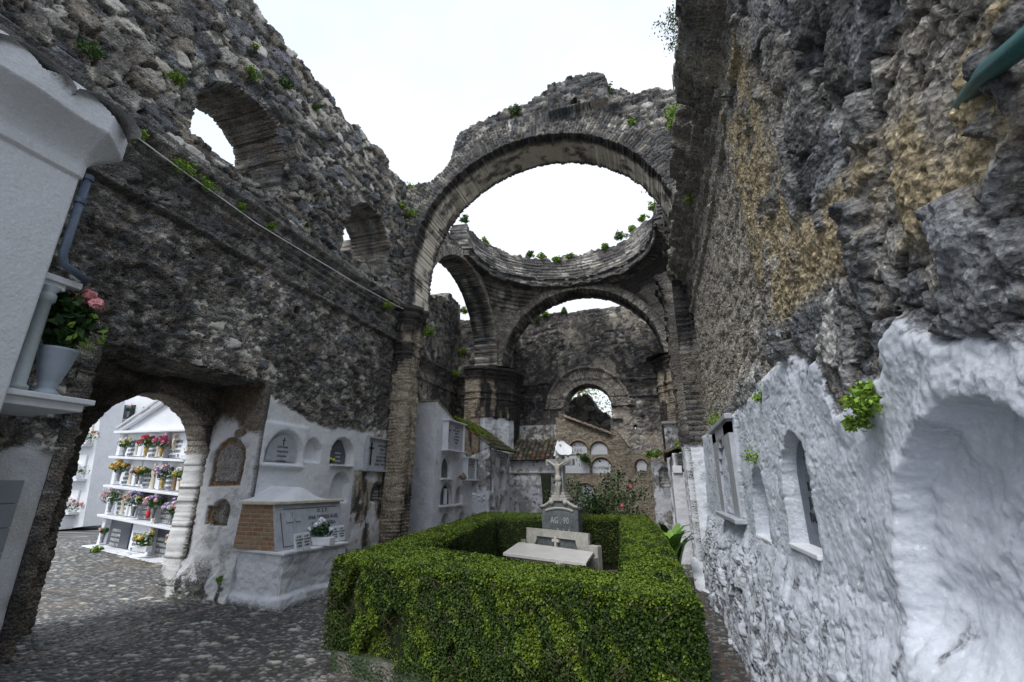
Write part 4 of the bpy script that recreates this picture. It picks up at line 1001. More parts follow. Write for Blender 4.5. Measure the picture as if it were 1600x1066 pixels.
# ---- tall white niche block behind the left pier
def white_kiosk():
    t = thing('niche_block', 'tall whitewashed burial niche block with sloping top behind the left pier', 'burial niches')
    X0, X1, Y0, Y1 = -6.9, -5.57, 11.2, 13.0
    def s_of(px, py): p = W(px, py, 0, X1); return (X1-X0)+(p.y-Y0), p.z
    def nic(pl, pr, pt, pb, dep=.14):
        a, _ = s_of(pl, (pt+pb)/2); b, _ = s_of(pr, (pt+pb)/2); c = (a+b)/2; r = (b-a)/2; _, zt = s_of((pl+pr)/2, pt); _, zb = s_of((pl+pr)/2, pb); return (c, r, zt-r, zb, dep)
    N = [nic(690, 705, 715, 747), nic(688, 707, 755, 789), nic(712, 723, 760, 787), nic(689, 702, 803, 840), nic(718, 726, 800, 830)]
    w = X1-X0
    def top(S, Z):
        s = S-w; return np.where(s < 0, 3.80, np.where(s < 1.42, 3.80-.36*s, 2.72-.35*(s-1.42)))-Z
    niche_sheet(t, [(X0, Y0), (X1, Y0), (X1, 14.1)], 0, 3.85, N, top=top, seed=510, dirt=.12)
    pm('roof_edge', [(X1+.03, Y0-.03, 3.79), (X1+.03, 12.63, 3.28), (X0, 12.63, 3.28), (X0, Y0-.03, 3.79), (X1+.03, Y0-.03, 3.83), (X1+.03, 12.63, 3.32), (X0, 12.63, 3.32), (X0, Y0-.03, 3.83)], [(0,3,2,1),(4,5,6,7),(0,1,5,4),(1,2,6,5),(2,3,7,6),(3,0,4,7)], M['mossy'], t, bevel=.01)
    pm('roof_edge', [(X1+.03, 12.6, 2.75), (X1+.03, 14.1, 2.25), (X0, 14.1, 2.25), (X0, 12.6, 2.75), (X1+.03, 12.6, 2.80), (X1+.03, 14.1, 2.30), (X0, 14.1, 2.30), (X0, 12.6, 2.80)], [(0,3,2,1),(4,5,6,7),(0,1,5,4),(1,2,6,5),(2,3,7,6),(3,0,4,7)], M['mossy'], t, bevel=.01)
    def box_tablet(pl, pr, pt, pb, lab, body, dp=.16):
        a = W(pl, pb, 0, X1); b = W(pr, pb, 0, X1); c = W(pl, pt, 0, X1); y0, y1, z0, z1 = a.y, b.y, a.z, c.z
        r = thing('memorial_tablet', lab, 'tablet', loc=(X1, (y0+y1)/2, z0)); h = z1-z0; wd = (y1-y0)/2
        q = PB(); q.box((-.02, -wd, 0), (dp, -wd+.04, h)); q.box((-.02, wd-.04, 0), (dp, wd, h)); q.box((-.02, -wd-.05, -.04), (dp+.05, wd+.05, 0)); q.box((-.02, -wd-.05, h), (dp+.05, wd+.05, h+.035)); q.done('frame', M['white'], r, bevel=.006)
        PB().box((.0, -wd+.04, .0), (dp-.05, wd-.04, h)).done('slab', M['marble'], r)
        PB().box((dp-.05, -wd+.10, h*.25), (dp-.03, -wd+.13, h*.9)).box((dp-.05, -wd+.05, h*.66), (dp-.03, -wd+.24, h*.70)).done('cross', M['black'], r)
        text(body, h*.10, M['slate'], r, (dp-.047, .08, h*.80), FX)
    box_tablet(691, 718, 657, 702, 'upper boxed grey tablet with black lettering near the top of the white niche block', 'D.O.M.\nJUAN CALVO\nRUBIO\n+ 5-IV-1931\nSU ESPOSA\nE HIJOS')
    box_tablet(723, 737, 716, 749, 'lower smaller boxed tablet with dried flowers under it on the white niche block', 'D.O.M.\nROSA GIL\n+ 1940')
    # plates inside the niches
    for i, (c, r, zs, zb, dep) in enumerate(N[:3]):
        y = Y0+c-w; root = thing('niche_plate', ('grey arched plate under the upper boxed tablet', 'framed arched glass door with a pale vase behind it, low in the white block', 'plain beige arched plate beside the glass niche door')[i], 'niche plate', loc=(X1-dep+.02, y, zb))
        PB().prism([(a, b-zb) for a, b in archpoly(0, r*.93, zb, zs)], 0, -.02, .015).done('plate', (M['darkstone'], M['glass'], M['greystone'])[i], root)
        if i == 1:
            pts = [(.10, a, b-zb) for a, b in archpoly(0, r*.96, zb, zs)]; PB().tube(pts+[pts[0]], .016, 6).done('frame', M['marble'], root); PB().box((.03, .0, .02), (.09, .10, .42)).done('pale_vase', M['white'], root)
        o = PB().box((-.02, -r-.06, -.05), (dep+.08, r+.06, -.005)).done('ledge', M['white'], root, bevel=.006)
    p = W(725, 750, 0, X1+.2); fl = flower('dried pink and straw flowers on the ledge under the lower boxed tablet', (X1+.16, p.y, p.z), .12, [(.45, .25, .25), (.45, .38, .22)], None, n=12, leafc=((.12, .10, .05), (.2, .17, .09)))
M['mossy'] = mat('mossy coping', (.30, .31, .20), rough=.9, bump=.5, vary=.5, vscale=7)

# ---- flowers
def flower(label, loc, r, cols, vase='silver', n=14, leafc=((.03, .09, .02), (.08, .18, .03)), vh=.22, group='flower arrangements at the graves', seed=None, petal=.035, flat=False, lf=.05):
    root = thing('flower_arrangement', label, 'flowers', group, loc=loc); seed = seed if seed is not None else int(abs(loc[0]*37+loc[1]*91+loc[2]*53)*10) % 9999
    h = 0
    if vase == 'box': PB().box((-.22, -.07, 0), (.22, .07, .12)).done('planter', M['white'], root, bevel=.01); h = .12
    elif vase:
        PB().lathe([(.045, 0), (.05, .01), (.035, .03), (.045, vh*.5), (.06, vh), (.05, vh), (.02, vh*.6)], n=14).done('vase', M[vase], root, smooth=True); h = vh
    rg = np.random.default_rng(seed); g = Geo()
    sx = 2.4 if flat else 1.0
    d = rg.normal(size=(150, 3)); d /= np.linalg.norm(d, axis=1, keepdims=True); P = d*rg.uniform(.4, 1.0, (150, 1))*r; P[:, 0] *= sx; P[:, 2] = P[:, 2]*.75+h+r*.55
    cards(g, P, lf, leafc[0], leafc[1], seed=seed); g.build('leaves', M['leaf'], root, smooth=False)
    g = Geo()
    for i in range(n):
        a = rg.normal(size=3); a[1] -= .5; a /= np.linalg.norm(a); a[2] = abs(a[2])*.9
        c = a*r*rg.uniform(.75, 1.05); c[0] *= sx; c[2] = c[2]+h+r*.55; q = rg.normal(size=(26, 3)); q /= np.linalg.norm(q, axis=1, keepdims=True)
        cards(g, c+q*petal*.55, petal, cols[i % len(cols)], tuple(min(1, v*1.25) for v in cols[i % len(cols)]), N=q, tilt=.25, asp=.9, seed=seed+i)
    g.build('blossoms', M['leaf'], root, smooth=False)
    return root
def statuette(label, loc, h=.34, m='cream', rz=0):
    """robed standing figure, one continuous lathed-and-shaped body"""
    me = bpy.data.meshes.new('statuette'); V = []; F = []; n = 16
    prof = [(0, .30), (.03, .30), (.05, .24), (.25, .22), (.45, .185), (.60, .20), (.70, .21), (.78, .17), (.815, .07), (.84, .065), (.87, .10), (.92, .115), (.97, .09), (1.0, .02)]
    for z, r in prof:
        for k in range(n):
            a = 2*pi*k/n; fr = .72 if z < .8 else 1; fold = 1+.07*sin(a*5+z*4)*(z < .6); rr = r*.5*fold
            bump_ = .045*(.52 < z < .72)*max(0, -sin(a))**2
            V.append((rr*cos(a)*h, (rr*sin(a)*fr-bump_-(.02 if z > .8 else 0))*h, z*h))
    for i in range(len(prof)-1):
        for k in range(n): F.append((i*n+k, i*n+(k+1) % n, (i+1)*n+(k+1) % n, (i+1)*n+k))
    F.append(tuple(range(n))[::-1]); F.append(tuple((len(prof)-1)*n+k for k in range(n)))
    o = pm('statuette', V, F, M[m], None, smooth=True); o.location = loc; o.rotation_euler = (0, 0, rz); return tag(o, label, 'statuette', 'small robed figures at the graves')
white_kiosk()

# ---- mossy tiled block with two columns of niches
def mossy_block():
    t = thing('niche_block', 'low burial block with mossy tiled roof and two columns of arched niches', 'burial niches')
    X1 = -5.0; Y0, Y1 = 13.9, 15.95; w = .75
    def s_of(px, py): p = W(px, py, 0, X1); return w+(p.y-Y0), p.z
    N = []
    for (pl, pr, pt, pb) in ((763, 772, 712, 738), (782, 789, 710, 733), (763, 771, 741, 768), (781, 789, 737, 765), (764, 772, 775, 798), (781, 789, 775, 800)):
        a, _ = s_of(pl, pt); b, _ = s_of(pr, pt); _, zt = s_of(pl, pt); _, zb = s_of(pl, pb); r = (b-a)/2; N.append(((a+b)/2, r, zt-r, zb, .25))
    niche_sheet(t, [(X1-w, Y0), (X1, Y0), (X1, Y1)], 0, 2.95, N, top=lambda S, Z: np.where(S < w, 2.45+.5*S/w*.6, 2.68)-Z, seed=530, dirt=.55, lump=.05, stone=.0)
    niche_sheet(t, [(X1-w-.5, Y0+.02), (X1-w+.02, Y0+.02)], 0, 2.5, [], seed=540, dirt=.8, stone=.8, name='brick_end')
    for k, (a, b) in enumerate(((1.9, 2.05),)): pass
    roof_tiles(t, 0, 0, (X1+.15, Y0-.05, 2.66), (X1-1.2, Y0-.05, 3.62), ((X1+.15, Y0-.1, 2.68), (X1+.15, Y1+.1, 2.72)), seed=5, moss=.45, nrow=6)
    g = Geo(); rg = np.random.default_rng(4); n = 2600; P = np.stack([X1-.35-rg.random(n)*.9, Y0-.1+rg.random(n)**1.3*1.7, np.zeros(n)], -1); P[:, 2] = 2.75+(X1+.15-P[:, 0])*.71+rg.random(n)*.05
    cards(g, P, .06, (.09, .15, .015), (.20, .28, .03), seed=5); o = g.build('moss', M['leaf'], t, smooth=False)
mossy_block()
def curtain():
    # torn plastic sheet with a dark vase, in front of the mossy block
    u = lin(0, 1, .03); v = lin(0, 1, .1); U, V = np.meshgrid(u, v, indexing='ij'); p0 = W(737, 772, 0, -5.3); p1 = W(759, 779, 0, -4.95)
    X = p0.x+(p1.x-p0.x)*U+.03*np.sin(V*9); Y = p0.y+(p1.y-p0.y)*U+.05*np.sin(U*14); Z = p0.z+.03*np.sin(U*11)-V*(.12+.05*np.sin(U*17))
    g = Geo(); P = np.stack([X, Y, Z], -1); g.grid(P, np.array((.75, .77, .8))); g.grid(P+np.array((0, .01, 0)), np.array((.75, .77, .8)), flip=True)
    tag(g.build('torn_sheet', M['white']), 'torn white sheet hanging in front of the mossy niche block', 'sheet')
curtain()

# ---- long white wall with barrel-tile roof at the back
def tiled_block():
    t = thing('tiled_tomb', 'low white burial wall under a dark barrel tile roof, centre back', 'burial niches')
    Y = 17.0; a = W(797, 722, 1, Y); b = W(872, 724, 1, Y)
    niche_sheet(t, [(a.x-.1, Y), (b.x+.3, Y)], 0, 2.5, [], seed=550, dirt=.45, lump=.07, s0=a.x)
    def st(px): return W(px, 760, 1, Y).x
    # black mossy drip band and ledge
    PB().box((st(797), Y-.07, 2.02), (st(868), Y+.0, 2.06)).done('ledge', M['greystone'], t, bevel=.01)
    PB().prism([(st(846), .3), (st(857), .3), (st(860), 1.2), (st(862), 2.0), (st(845), 2.0), (st(848), 1.2)], 1, Y-.045, Y).done('mould_streak', M['mould'], t)
    roof_tiles(t, 0, 0, (0, Y-.2, 2.45), (0, Y+1.0, 3.30), ((a.x-.05, Y-.2, 2.47), (b.x+.05, Y-.2, 2.47)), seed=9, moss=.04, nrow=7, pitch=.165, red=.06)
    # plastered band on the wall above the roof
M['mould'] = mat('mould', (.045, .05, .035), rough=.95, bump=.5, vary=.6)
tiled_block()
def rough_band():
    pts = [(-5.35, 18.35), (-2.9, 18.35)]
    t = thing('plaster_bench', 'rough half whitewashed ledge of masonry above the tiled roof', 'wall')
    niche_sheet(t, pts, 3.2, 3.95, [], seed=560, dirt=.9, lump=.12, stone=.4, name='wall_face')
rough_band()

# ---- gabled niche wall with lettered plaques
def gabled_block():
    t = thing('niche_wall', 'tan gabled burial wall with tiled coping and arched lettered plaques', 'burial niches')
    Y = 16.9
    def q(px, py): p = W(px, py, 1, Y); return p.x, p.z
    x0 = q(880, 700)[0]; x1 = q(1018, 730)[0]
    pts = [q(884, 655), q(962, 680), q(962, 672), q(985, 700), q(990, 708), q(1015, 714), q(1018, 714)]
    px_ = [(q(880, 655)[0], q(884, 655)[1]), (q(953, 680)[0], q(953, 680)[1]), (q(955, 672)[0], q(958, 668)[1]), (q(964, 675)[0], q(964, 675)[1]), (q(985, 704)[0], q(985, 704)[1]), (q(990, 708)[0], q(990, 708)[1]), (q(1018, 712)[0], q(1018, 712)[1])]
    N = []
    for (pl, pr, pt, pb) in ((890, 918, 689, 710), (923, 950, 690, 711), (925, 956, 715, 740), (903, 930, 755, 790), (993, 1013, 717, 738)):
        a = q(pl, pb)[0]; b = q(pr, pb)[0]; zt = q(pl, pt)[1]; zb = q(pl, pb)[1]; r = (b-a)/2; N.append(((a+b)/2, r, max(zb+.02, zt-r), zb, .10))
    niche_sheet(t, [(x0-.25, Y), (x1, Y)], 0, 4.2, N, top=lambda S, Z: lerpx(S, px_)-Z, seed=570, dirt=.35, lump=.05, stone=.6, col=(.46, .38, .27), s0=x0-.25, name='wall_face')
    labs = ('arched white plaque lettered PROPIA F.E.R.', 'blank broken white arched plaque beside the PROPIA plaque', 'arched white plaque lettered PROPIEDAD', 'low arched grey plaque behind the rose bush', 'small broken white plaque on the right end of the tan wall')
    bod = ('PROPIA\nF.E.R.', '', 'PROPIEDAD', '', '')
    for i, (c, r, zs, zb, dep) in enumerate(N):
        rt = thing('burial_plaque', labs[i], 'plaque', 'arched plaques on the tan niche wall', loc=(c, Y, zb))
        hh = (q(0, (710, 711, 740, 790, 738)[i])[1]); H = [.36, .36, .42, .55, .34][i]
        poly = [(-r*.95, .01), (r*.95, .01)]+[(r*.95*cos(pi*k/12), (zs-zb)+(r*.8)*sin(pi*k/12)) for k in range(13)]
        if i == 4: poly = [(-r*.6, .02), (r*.2, .06), (r*.7, .03), (r*.9, .25), (r*.4, .40), (-r*.3, .38), (-r*.8, .2)]
        PB().prism(poly, 1, .045, .085).done('slab', M['white'] if i != 3 else M['marble'], rt, bevel=.003)
        if bod[i]: text(bod[i], .16 if i == 0 else .14, M['slate'], rt, (0, .042, .26 if i == 0 else .14), FY, sx=.85)
        # brick hood
        hood = [(r*1.12*cos(a), -.02, (zs-zb)+r*1.05*sin(a)) for a in np.linspace(.1, pi-.1, 16)]
        PB().tube(hood, .028, 6).done('hood', M['brickrim'], rt)
    # white panel with scratched letters
    p = q(895, 755); p2 = q(918, 710)
    rt = thing('burial_plaque', 'square white panel scratched with letters behind the stone cross', 'plaque', 'arched plaques on the tan niche wall', loc=((q(883, 710)[0]+q(920, 710)[0])/2, Y, q(890, 740)[1]))
    hw = (q(920, 710)[0]-q(883, 710)[0])/2; PB().box((-hw, -.03, 0), (hw, .0, q(890, 713)[1]-q(890, 740)[1])).done('slab', M['white'], rt, bevel=.005)
    text('1 3 V\n11', .17, M['slate'], rt, (.12, -.033, .42), FY)
    # coping tiles along the slope
    a = Vector((q(882, 653)[0], Y-.1, q(884, 652)[1])); b = Vector((q(955, 679)[0], Y-.1, q(955, 679)[1]))
    g = Geo(); n = 9
    for i in range(n):
        c0 = a.lerp(b, i/n); c1 = a.lerp(b, (i+1.1)/n); P = []
        for k in range(7):
            th = pi*k/6; P.append([(c0.x, c0.y+cos(th)*.13+.08, c0.z+sin(th)*.09+.015), (c1.x, c1.y+cos(th)*.11+.08, c1.z+sin(th)*.07)])
        g.grid(np.array(P), np.array(random.choice([(.34, .26, .20), (.42, .34, .26), (.25, .2, .16)]))); g.grid(np.array(P)-np.array((0, 0, .012)), np.array((.2, .16, .12)), flip=True)
    g.build('coping_tiles', M['stone'], t)
M['brickrim'] = mat('brick rim', (.34, .26, .18), rough=.9, bump=.5, vary=.4)
gabled_block()

# ---- right hand blocks
def right_blocks():
    t = thing('niche_block', 'narrow white burial block on the right with small tiled roof and tall end slab', 'burial niches')
    Y = 11.25
    def q(px, py, y=Y): p = W(px, py, 1, y); return p.x, p.z
    niche_sheet(t, [(q(1052, 760)[0], Y), (1.15, Y)], 0, q(1060, 738)[1], [], seed=580, dirt=.12, name='end_slab')
    xa = q(1050, 790)[0]
    x_, y_, nx, ny, s = polypath([(.36, 15.6), (.36, 11.3)], .02)
    N = [(1.2, .28, 1.9, 1.55, .12), (2.4, .28, 1.9, 1.55, .12), (1.2, .28, 1.1, .8, .12), (2.4, .28, 1.1, .8, .12)]
    niche_sheet(t, [(.36, 15.6), (.36, 11.26)], 0, 2.30, N, seed=585, dirt=.3, name='niche_face')
    PB().box((.36, 11.5, 1.88), (1.2, 15.6, 2.3)).done('top_body', M['white'], t)
    roof_tiles(t, 0, 0, (.25, 11.6, 2.3), (1.0, 11.6, 2.62), ((.25, 11.75, 2.34), (.25, 14.5, 2.34)), seed=14, moss=.2, nrow=4, pitch=.2)
    g = Geo();
    o = PB().box((q(1052, 738)[0]-.01, Y-.05, q(1060, 738)[1]-.02), (q(1066, 738)[0], Y+.2, q(1060, 728)[1])).done('white_block', M['white'], t, bevel=.01)
    t2 = thing('niche_block', 'stained upper white burial block with flat cornice behind the dark right pilaster', 'burial niches')
    Y2 = 14.8; a = q(1037, 665, Y2); niche_sheet(t2, [(a[0], Y2), (1.3, Y2)], 0, q(1050, 661, Y2)[1], [], seed=590, dirt=.6, name='wall_face')
    PB().box((a[0]-.06, Y2-.10, q(1050, 661, Y2)[1]-.03), (1.3, Y2+.4, q(1050, 661, Y2)[1]+.05)).done('cornice', M['greystone'], t2, bevel=.01)
    t3 = thing('niche_block', 'small crumbling white block with a wire basket, right of the tan niche wall', 'burial niches')
    Y3 = 16.3; a = q(1017, 722, Y3); b = q(1046, 735, Y3)
    niche_sheet(t3, [(a[0], Y3), (b[0]+.2, Y3)], 0, q(1020, 722, Y3)[1], [((a[0]+b[0])/2+.1, .16, 2.0, 1.6, .15)], seed=595, dirt=.7, lump=.1, s0=a[0], name='wall_face')
    k = thing('wire_basket', 'small dark wire basket with dried stems on the crumbling white block', 'basket', loc=(b[0]-.15, Y3-.14, q(1035, 762, Y3)[1]))
    pb = PB(); 
    for i in range(7): pb.box((-.13+i*.042, -.1, 0), (-.124+i*.042, -.09, .22))
    for z in (0, .11, .22): pb.box((-.14, -.1, z), (.14, -.085, z+.012)); pb.box((-.14, -.1, z), (-.125, .1, z+.012)); pb.box((.125, -.1, z), (.14, .1, z+.012))
    pb.done('wires', M['black'], k)
    # sloping lime mound at the foot of the pilaster
    g = Geo(); u = lin(0, 1, .02); v = lin(0, 1, .02); U, V = np.meshgrid(u, v, indexing='ij')
    X = .42+.66*U; Yy = 7.7+(9.55-7.7)*V+(1-U)*.95*(1-V); Z = .42*V**1.2*(.35+.65*fbm(X*3, Yy*2, 600))+.05*np.round(V*4+.4*fbm(X*4, Yy*4, 603))/4+.05*fbm(X*9, Yy*9, 601, 5)-.03
    X = X-.0; c = mixc(np.broadcast_to(np.array((.68, .71, .76)), X.shape+(3,)), (.2, .2, .2), .6*sst(.55, .68, fbm(X*7, Yy*7, 602, 5)))
    g.grid(np.stack([X, Yy, Z], -1), c); tag(g.build('rubble_ledge', M['stone']), 'whitewashed sloping rubble footing at the base of the dark pilaster', 'ledge')
right_blocks()

# ---- cross monument, slab
def monument():
    t = thing('headstone', 'grey scrolled headstone with a tall stone cross, inside the hedge', 'gravestone')
    ang = math.atan2(-.85, 1.55)*.62; Yc = 9.35; p = W(877, 790, 1, Yc); cx = p.x
    t.location = (cx, Yc, 0); t.rotation_euler = (0, 0, ang)
    def Z(py, dy=0): return W(877, py, 1, Yc)[2]
    zb, zs, zt = .55, Z(792), Z(777)
    hw = .40
    prof = [(-hw, zb), (hw, zb), (hw, zs-.06)]
    sc = [(hw+.03, zs-.05), (hw+.02, zs), (hw*.78, zs+.01), (hw*.6, zs+.05), (hw*.42, zs+.11), (.14, zs+.13)]
    prof += sc+[(-a, b) for a, b in sc[::-1]]+[(-hw, zs-.06)]
    PB().prism(prof, 1, -.09, .09).done('stone', M['darkstone'], t, bevel=.012)
    for sx in (-1, 1):
        b = PB(); b.tube([(sx*x, -.10, z) for x, z in [(hw+.01, zs-.0), (hw*.8, zs+.02), (hw*.6, zs+.06), (hw*.42, zs+.12), (.15, zs+.14)]], .028, 8)
        b.lathe([(.02, -.06), (.05, -.05), (.05, .05), (.02, .06)], (0, 0, 0), 12) if False else None
        b.ball((sx*.15, -.11, zs+.09), .05, 10, 8)
        b.done('scroll', M['greystone'], t, smooth=True)
    b = PB(); b.tube([(x, -.095, zs-.02-.55*x*x) for x in np.linspace(-.30, .30, 13)], .022, 6); b.done('arched_moulding', M['greystone'], t)
    text('AG . 90', .17, M['marble'], t, (0, -.093, zs-.30), FY, sx=.75); text('R . I . P\nZO', .10, M['marble'], t, (.08, -.093, zs-.46), FY)
    # stepped foot and tapering shaft
    f = PB(); f.box((-.20, -.13, zs+.11), (.20, .13, zs+.17)); f.box((-.16, -.11, zs+.17), (.16, .11, zs+.22)); f.box((-.12, -.08, zs+.22), (.12, .08, zs+.27)); f.done('cross_foot', M['greystone'], t, bevel=.01)
    ct = thing('stone_cross', 'tall stone cross carrying a carved crucified figure, on the scrolled headstone', 'cross', loc=(cx, Yc, 0), rz=ang)
    z0, z1, za = zs+.27, Z(693)-.02, Z(722)
    w = .075
    pm('shaft', [(-w*1.25, -.06, z0), (w*1.25, -.06, z0), (w*1.25, .06, z0), (-w*1.25, .06, z0), (-w*.85, -.05, z1), (w*.85, -.05, z1), (w*.85, .05, z1), (-w*.85, .05, z1)], [(0,3,2,1),(4,5,6,7),(0,1,5,4),(1,2,6,5),(2,3,7,6),(3,0,4,7)], M['stonecross'], ct, bevel=.008)
    PB().box((-.31, -.048, za-.07), (.31, .048, za+.055)).done('arms', M['stonecross'], ct, bevel=.008)
    # crucified figure: one skinned body
    sk = [((0, -.12, za-.02), .034), ((0, -.115, za-.10), .05), ((.01, -.11, za-.22), .042), ((.01, -.115, za-.31), .046),  # 0 neck 1 chest 2 waist 3 hips
          ((-.09, -.12, za-.05), .026), ((-.17, -.10, za-.0), .018), ((-.27, -.08, za+.035), .013),
          ((.09, -.12, za-.05), .026), ((.17, -.10, za-.0), .018), ((.27, -.08, za+.035), .013),
          ((-.03, -.13, za-.45), .032), ((.0, -.10, za-.62), .020), ((.0, -.11, za-.70), .014),
          ((.04, -.14, za-.45), .032), ((.02, -.11, za-.62), .020), ((.015, -.125, za-.70), .014),
          ((.01, -.13, za+.03), .028), ((.025, -.15, za+.075), .040), ((.03, -.155, za+.11), .025)]
    ed = [(3, 2), (2, 1), (1, 0), (1, 4), (4, 5), (5, 6), (1, 7), (7, 8), (8, 9), (3, 10), (10, 11), (11, 12), (3, 13), (13, 14), (14, 15), (0, 16), (16, 17), (17, 18)]
    me = bpy.data.meshes.new('carved_figure'); me.from_pydata([p for p, r in sk], ed, []); o = bpy.data.objects.new('carved_figure', me); COL.objects.link(o); o.parent = ct
    md = o.modifiers.new('skin', 'SKIN'); sv = me.skin_vertices[0].data
    for i, (p, r) in enumerate(sk): sv[i].radius = (r, r*.9)
    sv[3].use_root = True; sb = o.modifiers.new('sub', 'SUBSURF'); sb.levels = 2; sb.render_levels = 2; me.materials.append(M['figure'])
    b = PB(); b.lathe([(.062, za-.37), (.068, za-.33), (.056, za-.27), (.03, za-.26)], (.01, -.115, 0), 14, (1, .85)); b.done('loincloth', M['figure'], ct, smooth=True)
    # white cloth draped over the top of the cross
    g = Geo(); U, V = np.meshgrid(lin(0, 1, .04), lin(0, 1, .04), indexing='ij')
    a = (U-.5)*pi*1.25; rr = .10+.03*np.sin(U*19)+.06*V
    X = np.sin(a)*rr*1.15+.03+.05*V; Yl = -np.cos(a)*rr*.9; Zc = z1+.07-.30*V*(.5+.5*np.abs(np.sin(U*6+1)))+.02*np.sin(U*23)
    P = np.stack([X*(.55+.6*V), Yl*(.4+.7*V)+.02, Zc], -1)
    g.grid(P, np.array(WHITE)); g.grid(P*np.array((.97, .97, 1)), np.array(WHITE), flip=True)
    Pc = np.stack([X[:, :3]*np.linspace(0, .55, 3), Yl[:, :3]*np.linspace(0, .4, 3), Zc[:, :3]*0+z1+.085], -1); g.grid(Pc, np.array(WHITE))
    o = g.build('draped_cloth', M['white']); o.location = (cx, Yc, 0); o.rotation_euler = (0, 0, ang); tag(o, 'white cloth draped over the top of the stone cross', 'cloth')
    # headboard, side kerbs, slab
    g = thing('grave_slab', 'pale marble grave slab with a low headboard and small cross, inside the hedge', 'grave')
    q = [(785.8, 863.7), (915.7, 880), (927.6, 862.4), (811, 846.6)]; zs_ = (.48, .48, .53, .53)
    pp = [W(a, b_, 2, z_) for (a, b_), z_ in zip(q, zs_)]
    dn = Vector((0, 0, .05)); pm('slab', [v-dn for v in pp]+pp, [(0,3,2,1),(4,5,6,7),(0,1,5,4),(1,2,6,5),(2,3,7,6),(3,0,4,7)], M['palemarble'], g, bevel=.006)
    ctr = sum(pp, Vector())/4; low = [ctr+(v-ctr)*.93 for v in pp]
    pm('kerb', [Vector((v.x, v.y, 0)) for v in low]+[v-dn*1.1 for v in low], [(0,3,2,1),(4,5,6,7),(0,1,5,4),(1,2,6,5),(2,3,7,6),(3,0,4,7)], M['greystone'], g)
    e = (pp[2]-pp[3]); e.z = 0; ln_ = e.length; a2 = math.atan2(e.y, e.x); mid = (pp[2]+pp[3])/2
    Rm = Matrix.Translation((mid.x, mid.y, 0)) @ Matrix.Rotation(a2, 4, 'Z')
    zh = .80
    hb = [(-.78, .3), (.78, .3), (.78, zh), (-.78, zh)]
    PB().box((-.78, .10, .3), (.78, .17, zh-.02), Rm).done('headboard', M['darkstone'], g, bevel=.006)
    f = PB(); 
    fr = [(-.80, .3), (-.80, zh), (.80, zh), (.80, .3), (.66, .3), (.64, .45)]+[(.50+.0*k, .0) for k in []]
    poly = [(-.80, .45), (-.80, zh), (.80, zh), (.80, .45)]+[(.72-.22*sin(t_), .45+.22*(1-cos(t_))) for t_ in np.linspace(0, pi/2, 6)]+[(-.72+.22*sin(t_), .45+.22*(1-cos(t_))) for t_ in np.linspace(pi/2, 0, 6)]
    b = len(f.v); f.prism(poly, 1, .055, .10); f.v = [Rm @ Vector(v) for v in f.v]; f.done('headboard_frame', M['greystone'], g)
    f = PB(); f.box((-.025, .05, .50), (.025, .10, .70), Rm); f.box((-.085, .05, .60), (.085, .10, .65), Rm); f.done('small_cross', M['palemarble'], g)
    f = PB(); f.box((-1.1, .02, .2), (-.81, .14, .58), Rm); f.box((.81, .02, .2), (1.02, .14, .62), Rm); f.box((.92, -.9, .1), (1.02, .02, .45), Rm); f.done('side_kerb', M['greystone'], g, bevel=.01)
M['figure'] = mat('weathered figure', (.42, .40, .36), rough=.7, bump=.1, vary=.2)
M['stonecross'] = mat('cross stone', (.30, .31, .31), rough=.8, bump=.3, bscale=30, vary=.25)
M['palemarble'] = mat('pale marble', (.58, .57, .55), rough=.35, bump=.05, vary=.18, vscale=3)
monument()

